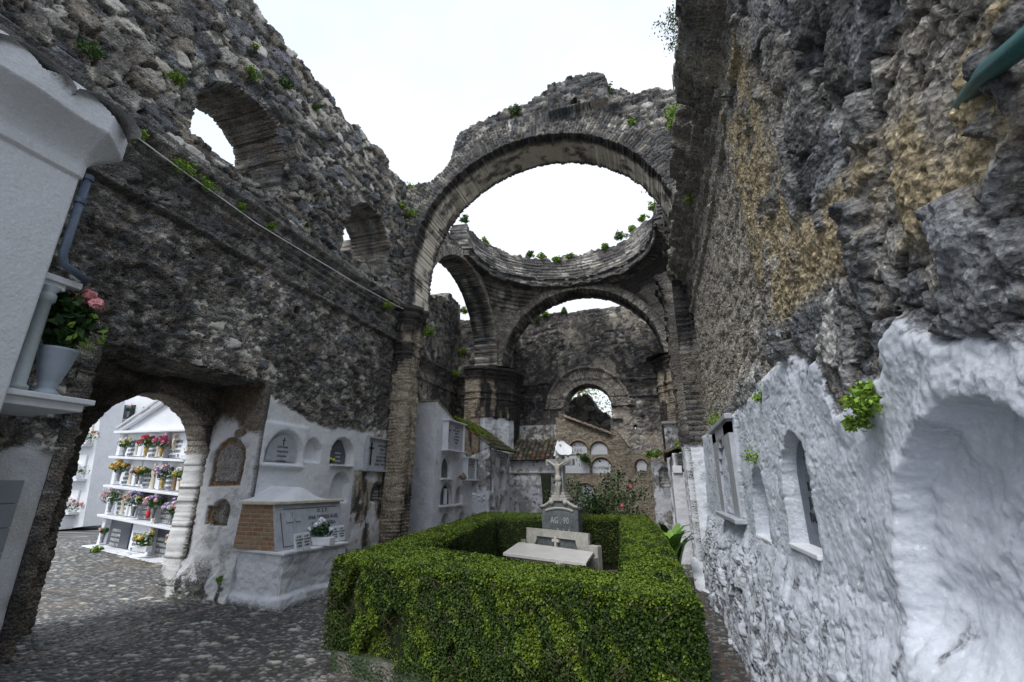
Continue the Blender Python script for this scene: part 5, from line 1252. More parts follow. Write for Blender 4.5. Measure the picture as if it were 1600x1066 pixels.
# ---- box hedge
def hedge():
    t = thing('box_hedge', 'clipped green box hedge framing the grave in the centre', 'hedge')
    w3 = lambda px, py, z: tuple(W(px, py, 2, z))
    out = [w3(519, 868, .94), w3(1100, 938, .95), w3(1035, 825, 1.0), (-.05, 10.0, 1.02), w3(757, 799, 1.03)]
    inn = [w3(662, 852, .93), w3(964, 894, .92), w3(972, 828, .95), (-.72, 9.3, 1.02), w3(775, 808, 1.0)]
    out[3] = (-.28, 10.9, 1.0); inn[3] = (-.85, 10.15, .98)
    rg = np.random.default_rng(3); g = Geo(); core = Geo()
    def surf(a, b, a2, b2, n, dens_top=True):
        """outer edge a-b, inner edge a2-b2: samples on outer face, top and inner face"""
        a, b, a2, b2 = map(np.array, (a, b, a2, b2)); Lx = np.linalg.norm(b-a); wd = np.linalg.norm((a2-a+b2-b)/2)
        res = []; nr = []; kd = []
        for kind, wgt in (('out', 1.0), ('top', wd*1.25), ('in', .75)):
            m = int(n*wgt*Lx); u = rg.random((m, 1)); v = rg.random((m, 1)); o = a+(b-a)*u; i_ = a2+(b2-a2)*u
            nout = (o-i_); nout[:, 2] = 0; nout /= np.linalg.norm(nout, axis=1, keepdims=True)
            if kind == 'top': P = o*(1-v)+i_*v; N = np.tile([0, 0, 1.], (m, 1))
            elif kind == 'out': P = o.copy(); P[:, 2] = .14+(P[:, 2]-.14)*v[:, 0]**.9; N = nout
            else: P = i_.copy(); P[:, 2] *= (.15+.85*v[:, 0]); N = -nout
            # rounded shoulders
            if kind == 'top':
                e = np.minimum(v, 1-v)*wd; P[:, 2] -= (.045*np.exp(-(e/.04)**1.0))[:, 0]
            else: P -= N*(.06*np.exp(-(np.abs(o[:, 2:3]-P[:, 2:3])/.06)))
            q = P[:, 0]*1.3+P[:, 1]; w_ = P[:, 2]*1.3+P[:, 1]*.7-P[:, 0]*.5
            amp = .028*(fbm(q*3.0, w_*3.0, 610, 4)-.5)*2+.045*(fbm(q*12, w_*12, 611, 3)-.5)
            holes = sst(.62, .70, fbm(q*3, w_*1.4, 612, 3))*(kind == 'out')
            dep = rg.exponential(.028, m)
            P = P+N*(amp-dep-.10*holes)[:, None]
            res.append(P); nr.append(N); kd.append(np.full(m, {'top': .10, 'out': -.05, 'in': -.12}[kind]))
        return np.concatenate(res), np.concatenate(nr), np.concatenate(kd)
    k = len(out); 
    for i in range(k):
        j = (i+1) % k; near = (21000, 12000, 4500, 4500, 8500)[i]
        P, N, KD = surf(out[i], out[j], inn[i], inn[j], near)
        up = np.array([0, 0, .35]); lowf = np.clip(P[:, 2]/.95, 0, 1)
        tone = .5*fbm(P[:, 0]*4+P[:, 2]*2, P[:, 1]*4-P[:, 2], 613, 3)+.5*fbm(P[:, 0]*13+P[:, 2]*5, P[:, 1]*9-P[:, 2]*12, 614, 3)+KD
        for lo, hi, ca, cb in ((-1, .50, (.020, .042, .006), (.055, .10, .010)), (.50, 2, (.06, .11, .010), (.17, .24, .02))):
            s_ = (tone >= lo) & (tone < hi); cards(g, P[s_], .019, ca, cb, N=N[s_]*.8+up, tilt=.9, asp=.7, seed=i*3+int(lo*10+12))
        # shaded woody heart
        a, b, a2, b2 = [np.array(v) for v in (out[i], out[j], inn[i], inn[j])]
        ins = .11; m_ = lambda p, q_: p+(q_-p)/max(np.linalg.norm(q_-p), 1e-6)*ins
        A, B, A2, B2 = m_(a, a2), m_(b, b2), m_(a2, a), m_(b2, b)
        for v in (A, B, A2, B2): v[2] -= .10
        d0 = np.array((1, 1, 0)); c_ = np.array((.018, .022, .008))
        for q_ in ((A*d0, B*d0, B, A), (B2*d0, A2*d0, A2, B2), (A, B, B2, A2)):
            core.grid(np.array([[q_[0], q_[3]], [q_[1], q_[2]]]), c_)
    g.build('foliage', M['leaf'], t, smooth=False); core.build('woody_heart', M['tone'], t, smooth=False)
    # twigs showing through the face
    b = PB(); 
    for i in range(120):
        u = rg.random(); p = np.array(out[0])*(1-u)+np.array(out[1])*u; x, y = p[0], p[1]-.0; z = rg.uniform(.1, .8)
        b.tube([(x, y+.05, z), (x+rg.uniform(-.06, .06), y-.01, z+.09), (x+rg.uniform(-.1, .1), y-.03, z+.17)], .0025, 4)
    tag(b.done('twigs', M['trunk'], t), kind='stuff')
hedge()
def bed_kerb():
    P = [(-3.50, 4.80), (-1.55, 4.20), (.1, 3.72)]
    g = Geo(); u = lin(0, 1, .008); v = lin(0, 1, .08); U, V = np.meshgrid(u, v, indexing='ij')
    A_ = W(514, 1050, 2, 0); B_ = W(745, 1072, 2, .17); L = np.array([(A_.x, A_.y), (B_.x+.9, B_.y-.24)]); X = L[0, 0]+(L[1, 0]-L[0, 0])*U; Y = L[0, 1]+(L[1, 1]-L[0, 1])*U
    zz = np.where(V < .5, V*2*.17, .17); out_ = np.where(V < .5, 0, (V-.5)*2*.16); rgh = .03*(fbm(U*20, V*4, 620, 5)-.5)+.02*np.sin(U*8)
    nx, ny = .34, .94; c = mixc(np.broadcast_to(np.array((.20, .20, .16)), X.shape+(3,)), (.07, .10, .05), sst(.42, .6, fbm(U*14, V*3, 621, 5)))
    g.grid(np.stack([X+nx*(out_+rgh), Y+ny*(out_+rgh), zz*(1+.15*rgh*10)-.01], -1), c)
    tag(g.build('bed_kerb', M['stone']), 'mossy stone kerb along the front foot of the hedge', 'kerb')
bed_kerb()
#@@OBJS3
# ------------------------------------------------------------------ grave court beyond the doorway
def hexa(v8, m, parent, name, bevel=0):
    return pm(name, v8, [(0,3,2,1),(4,5,6,7),(0,1,5,4),(1,2,6,5),(2,3,7,6),(3,0,4,7)], m, parent, bevel=bevel)
class Plane:
    def __init__(s, A, B):
        s.A = Vector((A[0], A[1], 0)); d = Vector((B[0]-A[0], B[1]-A[1], 0)); s.t = d.normalized(); s.n = Vector((s.t.y, -s.t.x, 0))
    def q(s, px, py, off=0):
        d = Vector(ray(px, py)); o = Vector((0, 0, EYE)); k = ((s.A+s.n*off)-o).dot(s.n)/d.dot(s.n); return o+d*k
    def box(s, quad, d0, d1, m, parent, name, bevel=0):
        P = [s.q(*p) for p in quad]; return hexa([p+s.n*d0 for p in P]+[p+s.n*d1 for p in P], m, parent, name, bevel)
PA = W(151, 853, 2, 0); PBp = W(269, 878, 2, 0); PL = Plane(PA, PBp)
def yl(i, px):       # shelf lines of the block: height in the photo at px
    L = [(193, 675, 308, 671), (185, 714, 301, 719.5), (177, 759, 290, 772), (168, 805, 282, 826), (155, 853, 269, 878)][i]
    return L[1]+(px-L[0])*(L[3]-L[1])/(L[2]-L[0])
def xl(i, f):        # fraction across the block at shelf i
    L = [(193, 325), (185, 318), (177, 312), (168, 306), (155, 300)][i]; return L[0]+(L[1]-L[0])*f
def grave_block():
    t = thing('niche_block', 'white gabled block of four rows of burial niches crowded with flowers, beyond the doorway', 'burial niches')
    def c(i, f): x = xl(i, f); return (x, yl(i, x))
    PL.box([c(4, 0), c(4, 1), c(0, 1), c(0, 0)], -.9, -.14, M['white'], t, 'back_wall')
    for i in range(5):
        x0, y0 = c(i, -.04); x1, y1 = c(i, 1.02)
        PL.box([(x0, y0+3), (x1, y1+3), (x1, y1-1), (x0, y0-1)], -.2, .16 if i < 4 else .3, M['white'], t, 'shelf', .01)
    # gable
    g0_ = (188, 674); PL.box([(190, 674), (330, 672), (330, 600), (268, 622)], -.9, .02, M['white'], t, 'gable')
    P = [PL.q(187, 674, .1), PL.q(268, 620, .1)]; P2 = [PL.q(190, 668, .1), PL.q(266, 615, .1)]
    b = PB(); b.tube([P[0], P[1]], .07, 6); b.tube([P[0]+Vector((0, -.08, .10)), P[1]+Vector((0, -.08, .10))], .05, 6); b.done('gable_moulding', M['white'], t)
    # columns and dividers
    for i in range(4):
        for f in (0.0, .52, .93):
            a = c(i, f); b_ = c(i+1, f); w = 2.2
            PL.box([(b_[0]-w, b_[1]-2), (b_[0]+w, b_[1]-2), (a[0]+w, a[1]+2), (a[0]-w, a[1]+2)], -.15, .04, M['white'], t, 'column', .01)
    specs = {(0, 0): 'white', (0, 1): 'white', (0, 2): 'white', (0, 3): 'slate', (1, 0): 'white', (1, 1): 'white', (1, 2): 'white', (1, 3): 'slate', (2, 0): 'white', (2, 1): 'slate2', (2, 2): 'darkstone', (2, 3): 'darkstone', (3, 0): 'slate2', (3, 1): 'white', (3, 2): 'slate2', (3, 3): 'slate2'}
    M['slate2'] = mat('blue black polished stone', (.045, .055, .075), rough=.3, bump=.03, spec=.5)
    rr = random.Random(5)
    fr = [(.03, .25), (.27, .50), (.55, .74), (.75, .92)]
    for (i, k), m in specs.items():
        f0, f1 = fr[k]; a = c(i+1, f0); b_ = c(i+1, f1); d = c(i, f1); e = c(i, f0)
        sh = lambda p, q, w: (p[0]+(q[0]-p[0])*w, p[1]+(q[1]-p[1])*w)
        A, B, D, E_ = sh(a, e, .06), sh(b_, d, .06), sh(d, b_, .08), sh(e, a, .08)
        PL.box([A, B, D, E_], -.13, -.07, M[m], t, 'plaque')
        if True:
            mid = PL.q((A[0]+D[0])/2+1, (A[1]+D[1])/2-2, -.062); ang = math.atan2(PL.t.y, PL.t.x)
            wds = '\n'.join(''.join(rr.choice('AEIOLNRSTMD ') for _ in range(11)) for _ in range(4))
            text(wds, .105, M['pale'] if m != 'white' else M['slate'], t, mid, (pi/2, 0, ang))
    # crucifix on the dark top right plaque
    p = PL.q(275, 692, -.04); b = PB(); R = Matrix.Translation(p) @ Matrix.Rotation(math.atan2(PL.t.y, PL.t.x), 4, 'Z')
    k = thing('crucifix', 'small pale crucifix fixed on the dark upper plaque beyond the doorway', 'crucifix')
    b.box((-.02, -.03, -.2), (.02, 0, .22), R).box((-.13, -.03, .06), (.13, 0, .10), R); b.done('cross', M['cream'], k)
    b = PB(); b.tube([R @ Vector(v) for v in ((0, -.05, .14), (0, -.06, .03), (0.01, -.05, -.16))], [.025, .035, .015], 7).tube([R @ Vector(v) for v in ((-.11, -.04, .10), (0, -.055, .06), (.11, -.04, .10))], .014, 6).ball(R @ Vector((0.01, -.06, .16)), .028); b.done('figure', M['cream'], k, smooth=True)
    # side return of the block
    return t
grave_block()
LF = dict(G=((.03, .09, .015), (.10, .22, .03)), D=((.02, .06, .02), (.05, .12, .04)))
C_ = dict(pink=(.62, .22, .30), mag=(.50, .06, .22), orange=(.55, .24, .07), peach=(.60, .36, .25), yellow=(.58, .48, .12), white=(.75, .75, .72), lilac=(.42, .32, .55), palepink=(.70, .48, .48), blue=(.20, .22, .45), red=(.5, .03, .05))
def fl(px, py, r, cols, lab, vase='silver', n=14, off=.12, pl=None, **k):
    p = (pl or PL).q(px, py, off); return flower(lab, tuple(p), r*.82, [C_[c] for c in cols], vase, n=max(3, int(n*.8)), lf=.08, petal=.062, vh=.24, **k)
fl(192, 712, .22, ('white', 'yellow'), 'white flowers in a pot at the left end of the top niche row')
fl(226, 713, .26, ('red', 'mag', 'orange'), 'red and magenta flowers in a tall brass vase, top niche row', vase='gold', n=22)
fl(250, 714, .24, ('mag', 'pink'), 'magenta flowers in a brass vase next to the crucifix plaque', vase='gold', n=18)
fl(296, 719, .16, ('white',), 'small white pot plant at the right end of the top row', vase='box', n=6)
fl(183, 752, .26, ('orange', 'yellow'), 'yellow and orange bunch hanging at the left end of the second row', n=20)
fl(212, 757, .20, ('white', 'palepink'), 'white flowers left of the cream figure, second row', n=10)
fl(219, 757, .20, ('orange', 'yellow'), 'green leaves with one orange bloom, second row', n=6)
fl(252, 764, .27, ('palepink', 'white', 'lilac'), 'large pale mixed bunch in a brass vase, second row', vase='gold', n=20)
fl(281, 768, .25, ('yellow', 'white'), 'yellow blooms in a brass vase at the right of the second row', vase='gold', n=16)
fl(170, 800, .32, ('white', 'palepink'), 'leafy white bunch leaning out at the left of the third row', n=16)
fl(206, 807, .32, ('palepink', 'yellow', 'lilac', 'blue'), 'big pink, lilac and yellow bunch, third row', n=28)
fl(237, 810, .26, ('lilac', 'palepink'), 'lilac bunch in the middle of the third row', n=18)
fl(266, 820, .24, ('lilac', 'white'), 'pale lilac bunch in a grey vase, third row right', n=16)
fl(277, 822, .20, ('pink', 'palepink'), 'pink roses at the right end of the third row', n=14)
fl(221, 862, .26, ('yellow', 'white'), 'cream and green bunch on the step of the lowest row', vase='box', n=14, off=.25)
fl(158, 848, .12, ('palepink',), 'small pot with one pale bloom at the foot of the block', n=3, off=.25)
fl(264, 874, .20, ('palepink', 'white'), 'dried pale flowers beside the lowest right plaque', n=8, off=.2)
for px, py, h, lab, m in ((201, 757, .5, 'cream robed figure behind the white flowers, second row', 'cream'), (236, 764, .62, 'tall cream robed figure in the middle of the second row', 'cream'), (270, 766, .52, 'brown robed figure between the two brass vases', 'bronze'), (189, 804, .5, 'cream figure beside the big mixed bunch, third row', 'cream'), (211, 711, .42, 'white figure left of the red flowers, top row', 'palemarble'), (244, 714, .34, 'small tan figure between the brass vases, top row', 'cream'), (233, 853, .62, 'cream praying figure on the lowest row', 'cream')):
    p = PL.q(px, py, .06); statuette(lab, tuple(p), h, m, math.atan2(PL.t.y, PL.t.x))
p = PL.q(231, 809, .15); o = PB().lathe([(.05, 0), (.055, .02), (.05, .16), (.02, .19)], tuple(p)).done('votive_candle', M['red'], None, smooth=True); tag(o, 'red votive candle on the third row beyond the doorway', 'candle')
def far_blocks():
    Y = 12.6; P = Plane((-26, Y), (-8, Y))
    t = thing('niche_block', 'far white burial block with arched reliefs and flower boxes, left in the doorway', 'burial niches')
    P.box([(40, 835), (129, 823), (163, 620), (60, 600)], -.8, 0, M['white'], t, 'wall')
    rows = [(98, 150, 632, 648), (108, 147, 657, 697), (100, 137, 711, 751), (88, 125, 766, 803)]
    for i, (a, b, y0, y1) in enumerate(rows[1:]):
        s = 6
        P.box([(a-s+2, y1), (b-s, y1), (b+2, y0), (a+4, y0)], 0, .07, M['white'], t, 'frame', .02)
        P.box([(a-s-4, y1+1), (b-s+4, y1+1), (b-s+5, y1-3), (a-s-3, y1-3)], 0, .34, M['white'], t, 'ledge', .01)
        p = P.q((a+b)/2-1, (y0+y1)/2+6, .07); r = .34
        b2 = PB(); b2.tube([(p.x+r*cos(v), p.y, p.z+r*sin(v)) for v in np.linspace(0, pi, 14)], .05, 6); b2.ball((p.x, p.y, p.z+.05), .12, 8, 6, (1, .4, 1.3)); b2.done('relief', M['white'], t, smooth=True)
    P.box([(78, 826), (113, 826), (117, 806), (84, 806)], .0, .5, M['white'], t, 'base_step')
    for (px, py, cols, lab) in ((131, 694, ('peach', 'white', 'orange'), 'peach and white flower box on the highest ledge of the far block'), (115, 747, ('white',), 'green leafy flower box on the middle ledge of the far block'), (102, 803, ('palepink', 'pink', 'white'), 'pink and white flower box on the lowest ledge of the far block')):
        fl(px, py, .36, cols, lab, vase='box', n=26 if 'green' not in lab else 8, off=.22, pl=P, flat=True)
    fl(153, 645, .26, ('lilac',), 'lilac flowers in a white vase high up at the left of the doorway view', vase='box', n=14, off=.2, pl=P)
    t2 = thing('niche_block', 'far white wall of open niches with dark recesses, behind the gabled block', 'burial niches')
    Y2 = 14.0; P2 = Plane((-26, Y2), (-8, Y2))
    P2.box([(100, 842), (330, 838), (330, 590), (100, 580)], -.8, 0, M['white'], t2, 'wall')
    slots = [((171, 653), (179, 630)), ((163, 685), (172, 661)), ((156, 716), (165, 692)), ((149, 750), (158, 725)), ((141, 783), (150, 757))]
    for (x0, y1), (x1, y0) in slots:
        P2.box([(x0, y1), (x0+7, y1), (x1+1, y0), (x1-6, y0)], 0, .03, M['brickrim'], t2, 'recess')
    for (x0, x1, y0, y1, m) in ((187, 213, 633, 655, 'slate2'), (180, 200, 662, 685, 'marble'), (173, 197, 695, 718, 'greystone'), (165, 188, 726, 750, 'greystone'), (158, 180, 757, 780, 'greystone'), (225, 235, 636, 648, 'slate')):
        P2.box([(x0-4, y1), (x1-4, y1), (x1, y0), (x0, y0)], 0, .04, M[m], t2, 'plaque', .01)
        P2.box([(x0-6, y1+2.5), (x1-2, y1+2.5), (x1-2, y1), (x0-6, y1)], 0, .10, M['white'], t2, 'sill')
    fl(199, 652, .25, ('palepink', 'lilac'), 'pink flowers on the dark square plaque of the far wall', n=10, off=.15, pl=P2)
    # plain court wall closing the view
    t3 = thing('court_wall', 'plain white wall closing the grave court far beyond the doorway', 'wall')
    hexa([Vector(v) for v in ((-40, 16, 0), (-9.6, 16, 0), (-9.6, 16.4, 0), (-40, 16.4, 0), (-40, 16, 6), (-9.6, 16, 6), (-9.6, 16.4, 6), (-40, 16.4, 6))], M['white'], t3, 'wall_face')
far_blocks()

# ------------------------------------------------------------------ foreground white building on the left with vase shelf
def left_building():
    t = thing('white_shrine', 'white plastered shrine with curled cornice at the left edge, close to the camera', 'shrine')
    XB = -5.0; YB = W(130, 262, 0, XB).y; ZB = W(130, 262, 0, XB).z
    def hf(S, Z):
        d = .012*(fbm(S*4, Z*4, 701)-.5)+.003*(fbm(S*40, Z*40, 702, 3)-.5)
        k = (Z-(ZB-.12))/.62; prof = np.where(k < 0, 0, np.where(k < .18, .03, .03+.24*np.clip((k-.18)/.5, 0, 1)**1.7))
        return d+prof*(1+.06*np.sin(S*9))
    def cf(S, Z):
        c = np.broadcast_to(np.array((.67, .69, .73)), S.shape+(3,)).copy(); return mixc(c, (.3, .3, .29), .5*sst(.6, .7, fbm(S*5, Z*5, 703, 4))*sst(ZB+.3, ZB+.55, Z))
    top = lambda S, Z: ZB+.50+.10*np.abs(np.sin((S-.1)*pi/.55))-Z
    g = Geo(); sheet(g, polypath([(XB, -.6), (XB, YB), (XB-1.04, YB)][:3], .014), lin(0, ZB+.64, .014), hf, cf, top, thick=.2, K=2); g.build('wall_face', M['stone'], t)
    g = Geo(); n_ = 5
    for i in range(n_):
        y = YB+.2-i*.56; P = []
        for k in range(9):
            th = pi*k/8; P.append([(XB+.30, y-.27+cos(th)*.29, ZB+.48+sin(th)*.13), (XB-1.0, y-.27+cos(th)*.27, ZB+.80+sin(th)*.13)])
        g.grid(np.array(P), np.array((.60, .61, .62)))
        g.grid(np.array(P)-np.array((0, 0, .03)), np.array((.5, .5, .5)), flip=True)
    g.build('roof_tiles', M['stone'], t)
    # shelf, engaged column, capital ledge
    yv = YB+.02
    s = W(55, 640, 0, XB-.25); zs = W(98, 632, 0, XB-.45).z
    PB().box((XB-.95, YB-.02, zs-.10), (XB-.08, YB+.60, zs-.03)).box((XB-.98, YB-.02, zs-.03), (XB-.04, YB+.66, zs+.02)).done('shelf', M['white'], t, bevel=.008)
    PB().box((XB-.95, YB-.02, 3.30), (XB-.08, YB+.20, 3.36)).box((XB-.98, YB-.02, 3.36), (XB-.05, YB+.30, 3.42)).done('upper_ledge', M['white'], t, bevel=.008)
    PB().lathe([(.075, zs+.02), (.075, zs+.06), (.055, zs+.08), (.05, 3.16), (.07, 3.18), (.07, 3.24), (.055, 3.26), (.085, 3.31)], (XB-.12, YB+.10, 0), 18).done('small_column', M['colpaint'], t, smooth=True)
    dp = thing('downpipe', 'dark slate blue downpipe at the corner of the white shrine', 'pipe')
    PB().tube([(XB-.02, YB+.07, ZB-.05), (XB-.02, YB+.07, 3.62), (XB-.01, YB+.10, 3.52), (XB+.0, YB+.30, 3.44)], .034, 12).done('tube', M['pipe'], dp, smooth=True)
    for zc_ in (ZB-.35, ZB-.09): PB().lathe([(.045, 0), (.045, .05)], (XB-.02, YB+.07, zc_), 14).done('clamp', M['pipe'], dp)
    # vase with roses
    v = W(70, 616, 0, XB-.20); root = thing('flower_vase', 'blue grey footed vase with pink roses on the shelf of the white shrine', 'vase', loc=(v.x, v.y, zs+.02)); root.scale = (1.4, 1.4, 1.4); k = .95
    PB().lathe([(r*k, z*k) for r, z in ((.075, 0), (.08, .012), (.06, .03), (.045, .05), (.055, .075), (.05, .085), (.058, .10), (.085, .20), (.105, .31), (.112, .325), (.10, .325), (.07, .2))], n=28).done('vase', M['pot'], root, smooth=True)
    rg = np.random.default_rng(8); g = Geo(); d = rg.normal(size=(420, 3)); d /= np.linalg.norm(d, axis=1, keepdims=True)
    P = d*rg.random((420, 1))**.4*np.array((.15, .13, .21)); P += np.array((-.0, .0, .52)); cards(g, P, .085, (.010, .030, .010), (.04, .10, .02), seed=3, asp=.6)
    P = d[:60]*np.array((.13, .1, .12))+np.array((.10, .06, .44)); cards(g, P, .05, (.10, .20, .01), (.2, .32, .03), seed=4); g.build('leaves', M['leaf'], root, smooth=False)
    for (a, b, c) in ((.085, .03, .70), (.13, .06, .645), (.045, .0, .655)):
        g = Geo(); q = rg.normal(size=(46, 3)); q /= np.linalg.norm(q, axis=1, keepdims=True); cards(g, np.array((a, b, c))+q*.032, .045, (.62, .16, .22), (.80, .42, .42), N=q, tilt=.2, asp=.9, seed=int(a*999)); g.build('rose', M['leaf'], root, smooth=False)
M['colpaint'] = mat('pale green grey paint', (.40, .45, .47), rough=.5, bump=.05, vary=.12)
left_building()
def tile_panel():
    a = W(0, 750, 0, XL+.05); b = W(38, 750, 0, XL+.05); y1 = b.y; z1 = b.z; z0 = .3
    t = thing('tile_panel', 'panel of grey square tiles on the wall foot at the left edge', 'tiles', loc=(XL+.05, y1, z1))
    pb = PB()
    for i in range(5):
        for j in range(5):
            if z1-(j+1)*.22 > z0: pb.box((-.04, -(i+1)*.32+.005, -(j+1)*.22+.005), (.02, -i*.32-.003, -j*.22-.003))
    pb.done('tiles', M['tilegrey'], t, bevel=.003)
tile_panel()
# cable on the left cornice
pts = [W(px, py, 0, XL+.33) for px, py in ((200, 205), (250, 243), (300, 279), (350, 314), (400, 350), (450, 380), (500, 410), (560, 446), (600, 468), (622, 480), (640, 487))]
o = PB().tube([p+Vector((0, 0, .012)) for p in pts], .009, 6).done('cable', M['cable'], None, smooth=True); tag(o, 'thin white cable running along the left cornice', 'cable')
a, b = W(1500, 165, 0, .93), W(1640, 35, 0, .80)
o = PB().tube([a+Vector((.12, .05, 0)), a, (a+b)/2+Vector((-.01, 0, .01)), b, b+Vector((.02, -.1, .02))], [.012, .02, .026, .028, .028], 12).done('painted_pipe', M['teal'], None, smooth=True); tag(o, 'green painted pipe sticking out of the rough stones, upper right corner', 'pipe')

# ------------------------------------------------------------------ right wall: niche fittings
def right_niches():
    xs = XR-.10-.02
    t = thing('memorial_plaque', 'dark arched slate leaning in the deep middle niche of the right wall', 'plaque', loc=(XR-.0, 3.41, 1.235))
    PB().prism([(a, b-1.2) for a, b in archpoly(0, .275, 1.2, 1.58)], 0, -.012, .02).done('slab', M['darkslab'], t, bevel=.003)
    b = PB(); b.box((-.018, -.006, .42), (-.012, .006, .60)); b.box((-.018, -.05, .53), (-.012, .05, .542)); b.done('cross', M['black'], t)
    text('R I P\nJUAN\nRAMOS', .085, M['black'], t, (-.0135, 0, .33), FMX)
    PB().box((-.13, -.30, -.03), (.02, .30, .0)).done('sill', M['white'], t, bevel=.006)
    t.location.x = XR-.095
    o = PB().box((XR-.22, 4.32, 1.155), (XR+.0, 4.88, 1.18)).done('stone_sill', M['white'], None, bevel=.006); tag(o, 'white sill of the plain narrow niche in the right wall', 'sill', 'sills of the right wall')
    # framed marble panel further along
    t = thing('framed_niche', 'marble framed arched niche panel at the far end of the right wall', 'niche panel', loc=(XR-.215, 6.28, 1.27))
    c, r = 0, .38
    out = [(-.78, 0), (.78, 0), (.78, 1.03), (-.78, 1.03)]
    b = PB(); b.box((-.03, -.78, 0), (.02, -.40, 1.0)); b.box((-.03, .40, 0), (.02, .78, 1.0)); b.box((-.03, -.78, .88), (.02, .78, 1.02))
    for k in range(8):
        a0 = pi*k/8; a1 = pi*(k+1)/8; y0, y1 = .40*cos(a1), .40*cos(a0); z = .5+.40*min(sin(a0), sin(a1)); b.box((-.028, y0, max(z, .5)), (.02, y1, .9))
    b.done('frame', M['marble'], t)
    PB().box((-.06, -.86, 1.02), (.02, .86, 1.08)).done('cornice', M['marble'], t, bevel=.01)
    PB().box((-.10, -.86, -.05), (.02, .86, .0)).done('sill', M['marble'], t, bevel=.01)
    PB().box((.02, -.42, 0), (.03, .42, .9)).done('glass', M['glass'], t)
M['darkslab'] = mat('dark carved slate', (.11, .13, .16), rough=.45, bump=.4, bscale=26, vary=.4)
right_niches()

# ------------------------------------------------------------------ offerings on the tomb base
def plates():
    for (px, py, lab, rz) in ((473, 861, 'open white book shaped plaque left of the white lilies', .12), (528, 846, 'white book shaped plaque right of the white lilies, by the hedge', .0)):
        p = W(px, py, 2, .72); t = thing('book_plaque', lab, 'plaque', 'white book shaped plaques on the tomb base', loc=(p.x, p.y, .72), rz=rz)
        R = Matrix.Rotation(-.22, 4, 'Y')
        PB().box((-.015, -.17, 0), (.015, -.004, .24), R).box((-.015, .004, 0), (.015, .17, .24), R).done('pages', M['white'], t, bevel=.005)
        for sy in (-.088, .088): 
            o = text('AL REY\nTU AMOR\nESPOSA\nE HIJOS', .036, M['slate'], t, R @ Vector((.018, sy, .18)), FX); o.rotation_euler = (Matrix.Rotation(-.22, 3, 'Y') @ Matrix(((0, 0, 1), (1, 0, 0), (0, 1, 0)))).to_euler()
    p = W(500, 852, 2, .72); flower('white lilies with dark leaves in a grey planter on the tomb base', (p.x, p.y, .72), .17, [(.78, .8, .84), (.72, .76, .82)], 'box', n=11, leafc=((.012, .04, .02), (.04, .11, .03)), seed=77, petal=.05, lf=.07)
plates()
flower('small yellow flower at the dark pointed plaque', (XL-.03, 7.74, 2.02), .06, [(.75, .65, .08)], None, n=4, seed=12, lf=.03)

# ------------------------------------------------------------------ plants
def rose_bush():
    t = thing('rose_bush', 'sparse dark rose bush with a few pink blooms behind the hedge', 'bush'); rg = np.random.default_rng(21); b = PB(); L = []
    c = W(935, 815, 1, 11.6)
    for i in range(46):
        tx, tz = rg.uniform(-1.35, 1.15), rg.uniform(.7, 1.9); tx *= (1 if tz < 1.5 else .8)
        if tx > .1: tz += .65*rg.random()
        p0 = Vector((c.x+tx*.35, 11.6+rg.uniform(-.4, .4), 0)); p2 = Vector((c.x+tx, 11.6+rg.uniform(-.7, .7), tz)); p1 = p0.lerp(p2, .6)+Vector((-.1*tx, 0, .25)); path = [p0, p0.lerp(p1, .5), p1, p1.lerp(p2, .5)+Vector((0, 0, .05)), p2]
        b.tube(path, [.012, .010, .008, .006, .003], 5)
        for k in range(70):
            f = rg.uniform(.35, 1)*4; j = min(3, int(f)); q = path[j].lerp(path[j+1], f-j); L.append(np.array(q)+rg.normal(size=3)*.085)
    b.done('canes', M['trunk'], t); g = Geo(); cards(g, np.array(L), .075, (.012, .035, .010), (.06, .12, .03), seed=2, asp=.6); g.build('leaves', M['leaf'], t, smooth=False)
    for (px, py) in ((972, 791), (944, 817), (985, 760)):
        p = np.array(W(px, py, 1, 10.9)); g = Geo(); q = rg.normal(size=(30, 3)); q /= np.linalg.norm(q, axis=1, keepdims=True); cards(g, p+q*.03, .06, (.6, .05, .15), (.75, .2, .3), N=q, tilt=.2, asp=.9, seed=px); g.build('rose', M['leaf'], t, smooth=False)
rose_bush()
def blades(name, lab, cat, base, n, h, w, spread, cols, seed=0, lean=(0, 0)):
    rg = np.random.default_rng(seed); g = Geo()
    for i in range(n):
        a = rg.uniform(0, 2*pi); d = np.array((cos(a)*spread+lean[0], sin(a)*spread+lean[1], 0)); hh = h*rg.uniform(.6, 1.1); s = np.array((-sin(a), cos(a), 0))*w*rg.uniform(.7, 1.2)
        b0 = np.array(base)+rg.normal(size=3)*np.array((.06, .06, 0)); P = []
        for k in range(7):
            f = k/6; c = b0+d*hh*f**1.6+np.array((0, 0, hh*(f-.35*f**3))); wd = s*(4*f*(1-f))**.7*.5+s*.03; P.append([c-wd, c+np.array((0, 0, -.01)), c+wd])
        t = rg.random(); g.grid(np.array(P), np.array(cols[0])*(1-t)+np.array(cols[1])*t)
    return tag(g.build(name, M['leaf']), lab, cat)
p = W(1040, 850, 1, 8.6)
blades('broad_leaf_plant', 'tall bright green broad leaved plant between the hedge and the right hand block', 'plant', (p.x+.08, 8.9, .1), 26, 1.25, .16, .32, ((.05, .14, .02), (.14, .28, .04)), 4)
p = W(1048, 860, 1, 8.2); blades('broad_leaf_plant', 'low broad leaves drooping over the hedge corner on the right', 'plant', (p.x+.02, 8.2, .55), 14, .5, .13, .6, ((.08, .2, .03), (.18, .34, .05)), 5)
